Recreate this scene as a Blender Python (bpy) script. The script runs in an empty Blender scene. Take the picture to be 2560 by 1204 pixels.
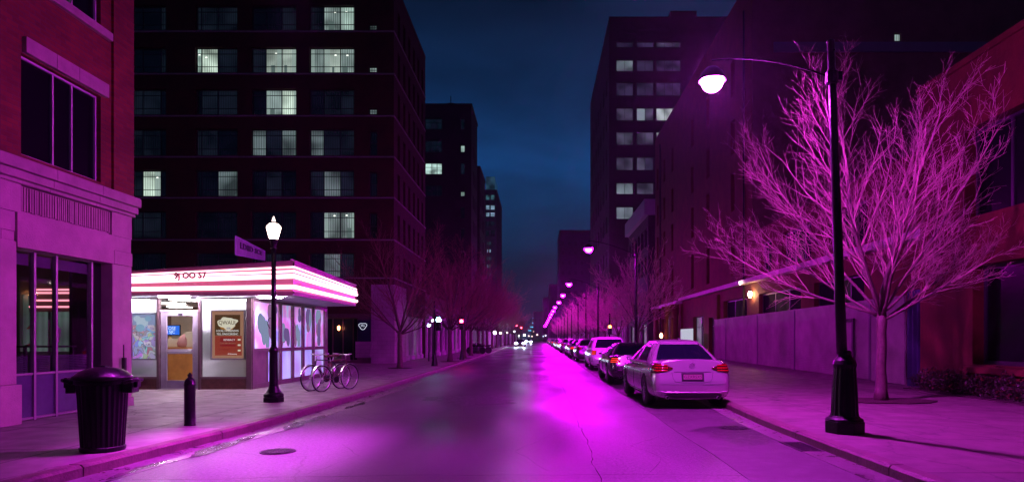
import bpy, bmesh, math, random
from mathutils import Vector, Matrix
from mathutils.bvhtree import BVHTree
R = math.radians
PI = math.pi
random.seed(7)
scene = bpy.context.scene
COL = scene.collection
F = 1600.0; VX = 1347.0; VY = 845.0; CH = 1.45     # lens and eye height read off the photograph's vanishing point

# ---------------------------------------------------------------- materials
MATS = {}
def nt(m):
    return m.node_tree.nodes, m.node_tree.links
def mat(name, col, rough=0.6, metal=0.0, var=0.0, vscale=6.0, bump=0.0, bscale=60.0, spec=0.5, coat=0.0, emit=None, estr=0.0, rvar=0.0):
    if name in MATS: return MATS[name]
    m = bpy.data.materials.new(name); m.use_nodes = True
    N, L = nt(m); p = N['Principled BSDF']
    p.inputs['Base Color'].default_value = (*col, 1)
    p.inputs['Roughness'].default_value = rough
    p.inputs['Metallic'].default_value = metal
    p.inputs['Specular IOR Level'].default_value = spec
    p.inputs['Coat Weight'].default_value = coat
    p.inputs['Coat Roughness'].default_value = 0.06
    if emit:
        p.inputs['Emission Color'].default_value = (*emit, 1); p.inputs['Emission Strength'].default_value = estr
    if var or bump or rvar:
        tc = N.new('ShaderNodeTexCoord')
    if var or rvar:
        n = N.new('ShaderNodeTexNoise'); n.inputs['Scale'].default_value = vscale; n.inputs['Detail'].default_value = 7; n.inputs['Roughness'].default_value = .65
        L.new(tc.outputs['Object'], n.inputs['Vector'])
    if var:
        r = N.new('ShaderNodeValToRGB')
        r.color_ramp.elements[0].position = .3; r.color_ramp.elements[1].position = .7
        r.color_ramp.elements[0].color = (*[c*(1-var) for c in col], 1)
        r.color_ramp.elements[1].color = (*[min(1, c*(1+var)) for c in col], 1)
        L.new(n.outputs['Fac'], r.inputs[0]); L.new(r.outputs[0], p.inputs['Base Color'])
    if rvar:
        mr = N.new('ShaderNodeMapRange'); mr.inputs['From Min'].default_value = .3; mr.inputs['From Max'].default_value = .7
        mr.inputs['To Min'].default_value = max(.03, rough-rvar); mr.inputs['To Max'].default_value = min(1, rough+rvar)
        L.new(n.outputs['Fac'], mr.inputs['Value']); L.new(mr.outputs[0], p.inputs['Roughness'])
    if bump:
        b = N.new('ShaderNodeBump'); b.inputs['Strength'].default_value = bump; b.inputs['Distance'].default_value = .02
        n2 = N.new('ShaderNodeTexNoise'); n2.inputs['Scale'].default_value = bscale; n2.inputs['Detail'].default_value = 5
        L.new(tc.outputs['Object'], n2.inputs['Vector']); L.new(n2.outputs['Fac'], b.inputs['Height']); L.new(b.outputs[0], p.inputs['Normal'])
    MATS[name] = m
    return m

def swizzle(N, L, tc, axes):
    s = N.new('ShaderNodeSeparateXYZ'); c = N.new('ShaderNodeCombineXYZ')
    L.new(tc.outputs['Object'], s.inputs[0])
    for i, a in enumerate(axes):
        L.new(s.outputs['XYZ'.index(a)], c.inputs[i])
    return c.outputs[0]

def brick_mat(name, axes, c1, c2, mortar, w=.22, h=.075, ms=.008, rough=.85, var=.25, bump=.6, vs=1.2):
    if name in MATS: return MATS[name]
    m = mat(name, c1, rough)
    N, L = nt(m); p = N['Principled BSDF']
    tc = N.new('ShaderNodeTexCoord'); v = swizzle(N, L, tc, axes)
    b = N.new('ShaderNodeTexBrick'); b.inputs['Scale'].default_value = 1
    b.inputs['Brick Width'].default_value = w; b.inputs['Row Height'].default_value = h; b.inputs['Mortar Size'].default_value = ms
    b.inputs['Mortar Smooth'].default_value = .3
    b.inputs['Color1'].default_value = (*c1, 1); b.inputs['Color2'].default_value = (*c2, 1); b.inputs['Mortar'].default_value = (*mortar, 1)
    L.new(v, b.inputs['Vector'])
    n = N.new('ShaderNodeTexNoise'); n.inputs['Scale'].default_value = vs; n.inputs['Detail'].default_value = 8
    L.new(tc.outputs['Object'], n.inputs['Vector'])
    mr = N.new('ShaderNodeMapRange'); mr.inputs['From Min'].default_value = .3; mr.inputs['From Max'].default_value = .7
    mr.inputs['To Min'].default_value = 1-var; mr.inputs['To Max'].default_value = 1+var
    L.new(n.outputs['Fac'], mr.inputs['Value'])
    mx = N.new('ShaderNodeVectorMath'); mx.operation = 'SCALE'
    L.new(b.outputs['Color'], mx.inputs[0]); L.new(mr.outputs[0], mx.inputs['Scale']); L.new(mx.outputs[0], p.inputs['Base Color'])
    bp = N.new('ShaderNodeBump'); bp.inputs['Strength'].default_value = bump; bp.inputs['Distance'].default_value = .012; bp.invert = True
    L.new(b.outputs['Fac'], bp.inputs['Height']); L.new(bp.outputs[0], p.inputs['Normal'])
    return m

def emis(name, col, s, sample=True):
    if name in MATS: return MATS[name]
    m = bpy.data.materials.new(name); m.use_nodes = True
    N, L = nt(m); N.remove(N['Principled BSDF'])
    e = N.new('ShaderNodeEmission'); e.inputs[0].default_value = (*col, 1); e.inputs[1].default_value = s
    L.new(e.outputs[0], N['Material Output'].inputs[0])
    if not sample: m.cycles.emission_sampling = 'NONE'
    MATS[name] = m
    return m

def glass(name, tint=(.9, .95, .95), refl=.12, rough=.02):
    if name in MATS: return MATS[name]
    m = bpy.data.materials.new(name); m.use_nodes = True
    N, L = nt(m); N.remove(N['Principled BSDF'])
    t = N.new('ShaderNodeBsdfTransparent'); t.inputs[0].default_value = (*tint, 1)
    g = N.new('ShaderNodeBsdfGlossy'); g.inputs['Roughness'].default_value = rough
    f = N.new('ShaderNodeFresnel'); f.inputs[0].default_value = 1.5
    a = N.new('ShaderNodeMath'); a.operation = 'ADD'; a.inputs[1].default_value = refl*.5; a.use_clamp = True
    L.new(f.outputs[0], a.inputs[0])
    ge = N.new('ShaderNodeNewGeometry'); fr_ = N.new('ShaderNodeMath'); fr_.operation = 'SUBTRACT'; fr_.use_clamp = True
    L.new(a.outputs[0], fr_.inputs[0]); L.new(ge.outputs['Backfacing'], fr_.inputs[1])
    x = N.new('ShaderNodeMixShader'); L.new(fr_.outputs[0], x.inputs[0]); L.new(t.outputs[0], x.inputs[1]); L.new(g.outputs[0], x.inputs[2])
    L.new(x.outputs[0], N['Material Output'].inputs[0])
    MATS[name] = m
    return m

def window_mat(name, axes, lit, base, contrast=.5, seed=0., blinds=False, dimtop=.8):
    """a curtained pane: folds of cloth behind the glass, a lit room behind when lit > 0"""
    if name in MATS: return MATS[name]
    m = mat(name, base, .25, spec=.5)
    N, L = nt(m); p = N['Principled BSDF']
    tc = N.new('ShaderNodeTexCoord'); v = swizzle(N, L, tc, axes)
    off = N.new('ShaderNodeVectorMath'); off.operation = 'ADD'; off.inputs[1].default_value = (seed*3.1, seed*.7, 0)
    L.new(v, off.inputs[0])
    w = N.new('ShaderNodeTexWave'); w.inputs['Scale'].default_value = 2.6; w.inputs['Distortion'].default_value = 3.0
    w.inputs['Detail'].default_value = 2; w.inputs['Detail Scale'].default_value = .6
    if blinds: w.bands_direction = 'Y'; w.inputs['Distortion'].default_value = .3; w.inputs['Scale'].default_value = 5
    sc = N.new('ShaderNodeVectorMath'); sc.operation = 'MULTIPLY'; sc.inputs[1].default_value = (1, .12, 1) if not blinds else (.1, 1, 1)
    L.new(off.outputs[0], sc.inputs[0]); L.new(sc.outputs[0], w.inputs['Vector'])
    n = N.new('ShaderNodeTexNoise'); n.inputs['Scale'].default_value = dimtop; n.inputs['Detail'].default_value = 1; n.inputs['Distortion'].default_value = .3
    L.new(off.outputs[0], n.inputs['Vector'])
    mr = N.new('ShaderNodeMapRange'); mr.inputs['To Min'].default_value = 1-contrast; mr.inputs['To Max'].default_value = 1.0
    L.new(w.outputs['Fac'], mr.inputs['Value'])
    mr2 = N.new('ShaderNodeMapRange'); mr2.inputs['From Min'].default_value = .35; mr2.inputs['From Max'].default_value = .65
    mr2.inputs['To Min'].default_value = .3; mr2.inputs['To Max'].default_value = 1.25
    L.new(n.outputs['Fac'], mr2.inputs['Value'])
    mu = N.new('ShaderNodeMath'); mu.operation = 'MULTIPLY'; L.new(mr.outputs[0], mu.inputs[0]); L.new(mr2.outputs[0], mu.inputs[1])
    cs = N.new('ShaderNodeVectorMath'); cs.operation = 'SCALE'; cs.inputs[0].default_value = base; L.new(mu.outputs[0], cs.inputs['Scale'])
    L.new(cs.outputs[0], p.inputs['Base Color'])
    if lit:
        p.inputs['Emission Color'].default_value = (*lit, 1)
        L.new(mu.outputs[0], p.inputs['Emission Strength'])
        m.cycles.emission_sampling = 'NONE'
    return m

# ---------------------------------------------------------------- mesh helpers
class MB:
    def __init__(s): s.v = []; s.f = []; s.m = []; s.r = []
    def add(s, vs, fs, mi=0):
        o = len(s.v); s.r.append((o, len(s.f), len(vs), len(fs))); s.v += [tuple(p) for p in vs]; s.f += [tuple(i+o for i in f) for f in fs]; s.m += [mi]*len(fs); return s
    def box(s, x0, x1, y0, y1, z0, z1, mi=0):
        if x0 > x1: x0, x1 = x1, x0
        if y0 > y1: y0, y1 = y1, y0
        if z0 > z1: z0, z1 = z1, z0
        return s.add([(x0,y0,z0),(x1,y0,z0),(x1,y1,z0),(x0,y1,z0),(x0,y0,z1),(x1,y0,z1),(x1,y1,z1),(x0,y1,z1)],
              [(0,3,2,1),(4,5,6,7),(0,1,5,4),(1,2,6,5),(2,3,7,6),(3,0,4,7)], mi)
    def prism(s, pts, z0, z1, mi=0):
        n = len(pts)
        vs = [(x,y,z0) for x,y in pts]+[(x,y,z1) for x,y in pts]
        fs = [tuple(range(n-1,-1,-1)), tuple(range(n,2*n))]+[(i,(i+1)%n,n+(i+1)%n,n+i) for i in range(n)]
        return s.add(vs, fs, mi)
    def poly(s, pts, mi=0): return s.add(pts, [tuple(range(len(pts)))], mi)
    def tube(s, pts, rs, n=6, cap=True, mi=0):
        pts = [Vector(p) for p in pts]
        if not hasattr(rs, '__len__'): rs = [rs]*len(pts)
        vs = []; fs = []; ref = None
        for i, p in enumerate(pts):
            d = (pts[min(i+1, len(pts)-1)]-pts[max(i-1, 0)])
            if d.length < 1e-9: d = Vector((0,0,1))
            d.normalize()
            if ref is None:
                ref = Vector((0,0,1)) if abs(d.z) < .9 else Vector((1,0,0))
                ref = (ref-d*ref.dot(d)).normalized()
            else:
                ref = (ref-d*ref.dot(d))
                ref = ref.normalized() if ref.length > 1e-6 else d.orthogonal().normalized()
            b = d.cross(ref)
            for k in range(n):
                a = 2*PI*k/n
                vs.append(p+(ref*math.cos(a)+b*math.sin(a))*rs[i])
        for i in range(len(pts)-1):
            for k in range(n):
                fs.append((i*n+k, i*n+(k+1)%n, (i+1)*n+(k+1)%n, (i+1)*n+k))
        if cap: fs += [tuple(range(n-1,-1,-1)), tuple((len(pts)-1)*n+k for k in range(n))]
        return s.add(vs, fs, mi)
    def lathe(s, prof, n=24, c=(0,0,0), axis='z', mi=0, flute=0, cap=True):
        vs = []
        for (r, z) in prof:
            for k in range(n):
                a = 2*PI*k/n
                rr = r*(1-(flute if k % 2 else 0))
                x, y = rr*math.cos(a), rr*math.sin(a)
                if axis == 'z': vs.append((c[0]+x, c[1]+y, c[2]+z))
                elif axis == 'x': vs.append((c[0]+z, c[1]+x, c[2]+y))
                else: vs.append((c[0]+x, c[1]+z, c[2]+y))
        fs = [(i*n+k, i*n+(k+1)%n, (i+1)*n+(k+1)%n, (i+1)*n+k) for i in range(len(prof)-1) for k in range(n)]
        if cap: fs += [tuple(range(n-1,-1,-1)), tuple((len(prof)-1)*n+k for k in range(n))]
        return s.add(vs, fs, mi)
    def each(s, name, m, parent=None, **k):
        out = []
        for (v0, f0, nv, nf) in s.r:
            q = MB(); q.add(s.v[v0:v0+nv], [tuple(i-v0 for i in f) for f in s.f[f0:f0+nf]]); out.append(q.build(name, m, parent, **k))
        return out
    def build(s, name, mats, parent=None, smooth=False, bevel=0, loc=None):
        me = bpy.data.meshes.new(name); me.from_pydata(s.v, [], s.f)
        if not isinstance(mats, (list, tuple)): mats = [mats]
        for m in mats: me.materials.append(m)
        if len(mats) > 1: me.polygons.foreach_set('material_index', s.m)
        me.validate()
        bm = bmesh.new(); bm.from_mesh(me); bmesh.ops.recalc_face_normals(bm, faces=bm.faces); bm.to_mesh(me); bm.free()
        if smooth: me.shade_smooth()
        o = bpy.data.objects.new(name, me); COL.objects.link(o)
        if parent: o.parent = parent
        if loc: o.location = loc
        if bevel:
            b = o.modifiers.new('b', 'BEVEL'); b.width = bevel; b.segments = 2; b.limit_method = 'ANGLE'; b.angle_limit = R(40)
        return o

def thing(name, label, cat, loc=(0,0,0), rz=0, group=None):
    o = bpy.data.objects.new(name, None); COL.objects.link(o)
    o.location = loc; o.rotation_euler = (0,0,rz); o.empty_display_size = .1
    return tag(o, label, cat, group)
def tag(o, label, cat, group=None):
    o['label'] = label; o['category'] = cat
    if group: o['group'] = group
    return o
def struct(o, label=None, kind='structure'):
    o['kind'] = kind
    if label: o['label'] = label
    return o
def copy_tree(o, parent=None):
    c = o.copy(); COL.objects.link(c)
    if parent: c.parent = parent
    for ch in list(o.children): copy_tree(ch, c)
    return c
def text_mb(txt, size, place, extrude=.004, spacing=1.0, bold=0.0):
    """letters as mesh; place(x, y, d) -> world point"""
    cu = bpy.data.curves.new('lettering', 'FONT'); cu.body = txt; cu.size = size; cu.extrude = extrude; cu.space_character = spacing
    cu.align_x = 'CENTER'; cu.align_y = 'CENTER'; cu.resolution_u = 3; cu.offset = bold
    ob = bpy.data.objects.new('lettering', cu)
    me = bpy.data.meshes.new_from_object(ob)
    mb = MB(); mb.add([place(v.co.x, v.co.y, v.co.z) for v in me.vertices], [tuple(p.vertices) for p in me.polygons])
    bpy.data.meshes.remove(me); bpy.data.objects.remove(ob); bpy.data.curves.remove(cu)
    return mb

ORD = ['nearest','second','third','fourth','fifth','sixth','seventh','eighth','ninth','tenth','eleventh','twelfth','thirteenth','fourteenth','fifteenth','sixteenth','seventeenth','eighteenth']

# ---------------------------------------------------------------- facades with real openings
class Face:
    """plane: o + u*U + v*Z, N points out"""
    def __init__(s, o, U, N): s.o = Vector(o); s.U = Vector(U); s.N = Vector(N)
    def P(s, u, v, w=0): return s.o+s.U*u+Vector((0,0,v))+s.N*w
    def wall(s, mb, u0, u1, v0, v1, rects, depth=.2, mi=0):
        us = sorted({u0, u1, *[r[0] for r in rects], *[r[1] for r in rects]}); vs = sorted({v0, v1, *[r[2] for r in rects], *[r[3] for r in rects]})
        us = [u for u in us if u0-1e-6 <= u <= u1+1e-6]; vs = [v for v in vs if v0-1e-6 <= v <= v1+1e-6]
        for i in range(len(us)-1):
            for j in range(len(vs)-1):
                cu = (us[i]+us[i+1])/2; cv = (vs[j]+vs[j+1])/2
                if any(r[0] < cu < r[1] and r[2] < cv < r[3] for r in rects): continue
                mb.poly([s.P(us[i],vs[j]), s.P(us[i+1],vs[j]), s.P(us[i+1],vs[j+1]), s.P(us[i],vs[j+1])], mi)
        for (a,b,c,d) in rects:
            q = [(a,c),(b,c),(b,d),(a,d)]
            for k in range(4):
                p0, p1 = q[k], q[(k+1)%4]
                mb.poly([s.P(*p0), s.P(*p1), s.P(*p1,-depth), s.P(*p0,-depth)], mi)
    def box(s, mb, u0, u1, v0, v1, w0, w1, mi=0):
        c = [s.P(u,v,w) for w in (w0,w1) for v in (v0,v1) for u in (u0,u1)]
        mb.add(c, [(0,2,3,1),(4,5,7,6),(0,1,5,4),(2,6,7,3),(0,4,6,2),(1,3,7,5)], mi)
    def window(s, parent, r, splits, mats, fmat, depth=.2, fw=.05, trans=None, trv=None, name='window', proud=.04):
        """one window: frame with mullions, one pane mesh per light"""
        a,b,c,d = r
        mb = MB(); z0, z1 = -depth, -depth+proud
        s.box(mb, a, a+fw, c, d, z0, z1); s.box(mb, b-fw, b, c, d, z0, z1)
        s.box(mb, a+fw, b-fw, c, c+fw, z0, z1); s.box(mb, a+fw, b-fw, d-fw, d, z0, z1)
        for q in splits: s.box(mb, q-fw/2, q+fw/2, c+fw, d-fw, z0, z1)
        ed = [a]+list(splits)+[b]
        for q in (trans or []):
            for i in range(len(ed)-1):
                s.box(mb, ed[i]+(fw if i == 0 else fw/2), ed[i+1]-(fw if i == len(ed)-2 else fw/2), q-fw*.35, q+fw*.35, z0, z1-.004)
        w = mb.build(name, fmat, parent)
        for i in range(len(ed)-1):
            m = mats[i % len(mats)] if isinstance(mats, list) else mats
            pb = MB(); s.box(pb, ed[i]+.01, ed[i+1]-.01, c+.01, d-.01, z0-.02, z0+.004)
            pb.build('pane', m, w)
        return w
# ---------------------------------------------------------------- camera, world
cam = bpy.data.cameras.new('camera'); co = bpy.data.objects.new('camera', cam); COL.objects.link(co)
co.location = (0, 0, CH); co.rotation_euler = (R(90), 0, 0)
cam.sensor_width = 36; cam.sensor_fit = 'HORIZONTAL'; cam.lens = 36*F/2560
cam.shift_x = -(VX-1280)/2560; cam.shift_y = (VY-602)/2560; cam.clip_end = 3000; cam.clip_start = .05
scene.camera = co
scene.view_settings.view_transform = 'Standard'; scene.view_settings.look = 'None'
scene.view_settings.exposure = 0; scene.view_settings.gamma = 1
scene.cycles.use_denoising = True
scene.cycles.max_bounces = 6; scene.cycles.diffuse_bounces = 3; scene.cycles.glossy_bounces = 4; scene.cycles.transparent_max_bounces = 16
scene.cycles.sample_clamp_indirect = 6
scene.cycles.use_light_tree = True
scene.cycles.caustics_reflective = False; scene.cycles.caustics_refractive = False

W = bpy.data.worlds.new('World'); scene.world = W; W.use_nodes = True
N, L = W.node_tree.nodes, W.node_tree.links
bg = N['Background']
tc = N.new('ShaderNodeTexCoord')
sky = N.new('ShaderNodeTexSky'); sky.sky_type = 'NISHITA'; sky.sun_disc = False; sky.sun_elevation = R(-4); sky.sun_rotation = R(10)
sep = N.new('ShaderNodeSeparateXYZ'); L.new(tc.outputs['Generated'], sep.inputs[0])
ramp = N.new('ShaderNodeValToRGB'); cr = ramp.color_ramp
cr.elements[0].position = 0.0; cr.elements[0].color = (.0045, .018, .050, 1)
cr.elements[1].position = .12; cr.elements[1].color = (.0035, .020, .060, 1)
for p_, c_ in ((.20, (.0040, .029, .094)), (.28, (.004, .037, .135)), (.36, (.0045, .026, .092)), (.45, (.0038, .014, .048)), (1.0, (.001, .004, .014))):
    e = cr.elements.new(p_); e.color = (*c_, 1)
n1 = N.new('ShaderNodeTexNoise'); n1.inputs['Scale'].default_value = 2.6; n1.inputs['Detail'].default_value = 6; n1.inputs['Distortion'].default_value = .4
mp = N.new('ShaderNodeMapping'); mp.inputs['Scale'].default_value = (1, 1, 3.2); mp.inputs['Location'].default_value = (.4, 0, .35)
L.new(tc.outputs['Generated'], mp.inputs[0]); L.new(mp.outputs[0], n1.inputs['Vector'])
# clouds bend the bands a little and vary their depth
ad = N.new('ShaderNodeMath'); ad.operation = 'MULTIPLY_ADD'; ad.inputs[1].default_value = .16
sb = N.new('ShaderNodeMath'); sb.operation = 'SUBTRACT'; sb.inputs[1].default_value = .5
L.new(n1.outputs['Fac'], sb.inputs[0]); L.new(sb.outputs[0], ad.inputs[0]); L.new(sep.outputs['Z'], ad.inputs[2]); L.new(ad.outputs[0], ramp.inputs[0])
mrr = N.new('ShaderNodeMapRange'); mrr.inputs['From Min'].default_value = .3; mrr.inputs['From Max'].default_value = .7; mrr.inputs['To Min'].default_value = .30; mrr.inputs['To Max'].default_value = 1.4
L.new(n1.outputs['Fac'], mrr.inputs['Value'])
vs_ = N.new('ShaderNodeVectorMath'); vs_.operation = 'SCALE'; L.new(ramp.outputs[0], vs_.inputs[0]); L.new(mrr.outputs[0], vs_.inputs['Scale'])
s2 = N.new('ShaderNodeVectorMath'); s2.operation = 'SCALE'; s2.inputs['Scale'].default_value = .01; L.new(sky.outputs[0], s2.inputs[0])
av = N.new('ShaderNodeVectorMath'); av.operation = 'ADD'; L.new(vs_.outputs[0], av.inputs[0]); L.new(s2.outputs[0], av.inputs[1])
L.new(av.outputs[0], bg.inputs[0]); bg.inputs[1].default_value = 1.0

# ---------------------------------------------------------------- ground, road, kerbs, pavements
def road_mat():
    m = mat('road_asphalt', (.1,.1,.1), .4); N, L = nt(m); p = N['Principled BSDF']
    tc = N.new('ShaderNodeTexCoord')
    big = N.new('ShaderNodeTexNoise'); big.inputs['Scale'].default_value = .35; big.inputs['Detail'].default_value = 6; big.inputs['Roughness'].default_value = .6
    mp = N.new('ShaderNodeMapping'); mp.inputs['Scale'].default_value = (1.3, .35, 1)
    L.new(tc.outputs['Object'], mp.inputs[0]); L.new(mp.outputs[0], big.inputs['Vector'])
    fine = N.new('ShaderNodeTexNoise'); fine.inputs['Scale'].default_value = 26; fine.inputs['Detail'].default_value = 6; fine.inputs['Roughness'].default_value = .75
    L.new(tc.outputs['Object'], fine.inputs['Vector'])
    # lamp pools painted in: paler outer strips, darker middle between them
    sep = N.new('ShaderNodeSeparateXYZ'); L.new(tc.outputs['Object'], sep.inputs[0])
    wob = N.new('ShaderNodeMath'); wob.operation = 'MULTIPLY_ADD'; wob.inputs[1].default_value = 1.6
    L.new(big.outputs['Fac'], wob.inputs[0]); L.new(sep.outputs['X'], wob.inputs[2])
    rx = N.new('ShaderNodeValToRGB'); e = rx.color_ramp
    mr = N.new('ShaderNodeMapRange'); mr.inputs['From Min'].default_value = -4; mr.inputs['From Max'].default_value = 4
    L.new(wob.outputs[0], mr.inputs['Value']); L.new(mr.outputs[0], rx.inputs[0])
    e.elements[0].position = .0; e.elements[0].color = (.11,.11,.11,1)
    e.elements[1].position = 1; e.elements[1].color = (.11,.11,.11,1)
    for q, c in ((.26,.09),(.36,.022),(.64,.015),(.70,.05),(.78,.10)):
        x = e.elements.new(q); x.color = (c,c,c,1)
    mul = N.new('ShaderNodeMapRange'); mul.inputs['From Min'].default_value = .25; mul.inputs['From Max'].default_value = .75
    mul.inputs['To Min'].default_value = .05; mul.inputs['To Max'].default_value = 2.2; L.new(fine.outputs['Fac'], mul.inputs['Value'])
    mb_ = N.new('ShaderNodeMapRange'); mb_.inputs['From Min'].default_value = .3; mb_.inputs['From Max'].default_value = .7
    mb_.inputs['To Min'].default_value = .55; mb_.inputs['To Max'].default_value = 1.3; L.new(big.outputs['Fac'], mb_.inputs['Value'])
    # cracks
    vo = N.new('ShaderNodeTexVoronoi'); vo.feature = 'DISTANCE_TO_EDGE'; vo.inputs['Scale'].default_value = .3
    wn = N.new('ShaderNodeTexNoise'); wn.inputs['Scale'].default_value = .9; wn.inputs['Detail'].default_value = 4
    L.new(tc.outputs['Object'], wn.inputs['Vector'])
    wv = N.new('ShaderNodeVectorMath'); wv.operation = 'MULTIPLY_ADD'; wv.inputs[1].default_value = (.8,.8,0)
    L.new(wn.outputs['Color'], wv.inputs[0]); L.new(tc.outputs['Object'], wv.inputs[2]); L.new(wv.outputs[0], vo.inputs['Vector'])
    ck = N.new('ShaderNodeMapRange'); ck.inputs['From Min'].default_value = .0; ck.inputs['From Max'].default_value = .005; ck.inputs['To Min'].default_value = .45; ck.inputs['To Max'].default_value = 1
    L.new(vo.outputs['Distance'], ck.inputs['Value'])
    m1 = N.new('ShaderNodeMath'); m1.operation = 'MULTIPLY'; L.new(mul.outputs[0], m1.inputs[0]); L.new(mb_.outputs[0], m1.inputs[1])
    m2 = N.new('ShaderNodeMath'); m2.operation = 'MULTIPLY'; L.new(m1.outputs[0], m2.inputs[0]); L.new(ck.outputs[0], m2.inputs[1])
    v = N.new('ShaderNodeVectorMath'); v.operation = 'SCALE'; L.new(rx.outputs[0], v.inputs[0]); L.new(m2.outputs[0], v.inputs['Scale'])
    L.new(v.outputs[0], p.inputs['Base Color'])
    # damp patches
    rr = N.new('ShaderNodeMapRange'); rr.inputs['From Min'].default_value = .38; rr.inputs['From Max'].default_value = .66; rr.inputs['To Min'].default_value = .33; rr.inputs['To Max'].default_value = .6
    rn = N.new('ShaderNodeTexNoise'); rn.inputs['Scale'].default_value = .45; rn.inputs['Detail'].default_value = 1.5; L.new(mp.outputs[0], rn.inputs['Vector'])
    L.new(rn.outputs['Fac'], rr.inputs['Value']); L.new(rr.outputs[0], p.inputs['Roughness'])
    b = N.new('ShaderNodeBump'); b.inputs['Strength'].default_value = .8; b.inputs['Distance'].default_value = .012
    L.new(fine.outputs['Fac'], b.inputs['Height']); L.new(b.outputs[0], p.inputs['Normal'])
    p.inputs['Specular IOR Level'].default_value = .4
    return m

def slab_mat(name, c, w=1.8, h=1.5, lo=.7):
    m = brick_mat(name, 'XYZ', c, tuple(k*.86 for k in c), tuple(k*.25 for k in c), w=w, h=h, ms=.018, rough=.55, var=.22, bump=.25, vs=2.6)
    N, L = nt(m)
    b = [n for n in N if n.type == 'TEX_BRICK'][0]; b.offset = 0.0
    vo = N.new('ShaderNodeTexVoronoi'); vo.feature = 'DISTANCE_TO_EDGE'; vo.inputs['Scale'].default_value = .33
    tc = [n for n in N if n.type == 'TEX_COORD'][0]
    wn = N.new('ShaderNodeTexNoise'); wn.inputs['Scale'].default_value = 1.1; wn.inputs['Detail'].default_value = 6
    L.new(tc.outputs['Object'], wn.inputs['Vector'])
    wv = N.new('ShaderNodeVectorMath'); wv.operation = 'MULTIPLY_ADD'; wv.inputs[1].default_value = (1.4,1.4,0)
    L.new(wn.outputs['Color'], wv.inputs[0]); L.new(tc.outputs['Object'], wv.inputs[2]); L.new(wv.outputs[0], vo.inputs['Vector'])
    ck = N.new('ShaderNodeMapRange'); ck.inputs['From Max'].default_value = .008; ck.inputs['To Min'].default_value = .4; ck.inputs['To Max'].default_value = 1
    L.new(vo.outputs['Distance'], ck.inputs['Value'])
    p = N['Principled BSDF']; src = p.inputs['Base Color'].links[0].from_socket
    v = N.new('ShaderNodeVectorMath'); v.operation = 'SCALE'; L.new(src, v.inputs[0]); L.new(ck.outputs[0], v.inputs['Scale']); L.new(v.outputs[0], p.inputs['Base Color'])
    fn = N.new('ShaderNodeTexNoise'); fn.inputs['Scale'].default_value = 3; fn.inputs['Detail'].default_value = 8; L.new(tc.outputs['Object'], fn.inputs['Vector'])
    rr = N.new('ShaderNodeMapRange'); rr.inputs['From Min'].default_value = .35; rr.inputs['From Max'].default_value = .65; rr.inputs['To Min'].default_value = .5; rr.inputs['To Max'].default_value = .75
    L.new(fn.outputs['Fac'], rr.inputs['Value']); L.new(rr.outputs[0], p.inputs['Roughness'])
    return m

M_road = road_mat()
M_slabL = slab_mat('pavement_concrete_left', (.22,.19,.19), 1.9, 1.9)
M_slabR = slab_mat('pavement_concrete_right', (.15,.125,.115), 1.7, 2.1)
M_park = mat('parking_asphalt', (.05,.045,.048), .6, var=.5, vscale=3, bump=.5, bscale=90, rvar=.2)
M_gutter = mat('gutter_concrete', (.13,.12,.12), .4, var=.4, vscale=2.5, bump=.3, bscale=40, rvar=.25)
M_kerb = mat('kerb_concrete', (.11,.07,.065), .6, var=.35, vscale=5, bump=.5, bscale=30)

g = MB().box(-1500, 1500, -60, 2600, -1, -.03).build('ground', mat('ground_dirt', (.05,.045,.045), .9, var=.3)); struct(g, 'dark ground under the whole district')
KL = [(-5.3,-20),(-4.95,4),(-4.71,7.4),(-4.44,10),(-4.32,16),(-4.3,30),(-4.45,55),(-5.0,84),(-5.2,120),(-5.2,600)]
KR = [(3.63,-20),(3.66,8),(3.70,10.8),(3.80,12.4),(3.97,14.6),(4.02,20),(4.02,600)]
def lerpK(K, y):
    for (x0,y0),(x1,y1) in zip(K, K[1:]):
        if y0 <= y <= y1: return x0+(x1-x0)*(y-y0)/(y1-y0)
    return K[-1][0]
def dense(K):
    ys = sorted({y for _, y in K} | set(range(-20, 60, 2)))
    return [(lerpK(K, y), y) for y in ys]
DL, DR = dense(KL), dense(KR)
mb = MB()
n_ = len(DL)
L2 = DL; R2 = [(lerpK(KR, y), y) for _, y in DL]
mb.add([(x,y,0) for x,y in L2]+[(x,y,0) for x,y in R2], [(i, i+n_, i+1+n_, i+1) for i in range(n_-1)])
o = mb.build('road', M_road); struct(o, 'damp two lane asphalt street running to the horizon')
def strip(name, K, a, b, z0, z1, m, label):
    vs = []; fs = []
    for x, y in K: vs += [(x+a,y,z0),(x+b,y,z0),(x+b,y,z1),(x+a,y,z1)]
    for i in range(len(K)-1):
        for k in range(4): fs.append((i*4+k, i*4+(k+1)%4, i*4+4+(k+1)%4, i*4+4+k))
    fs += [(0,1,2,3), tuple(len(vs)-4+k for k in range(4))]
    o = MB().add(vs, fs).build(name, m); return struct(o, label)
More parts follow.
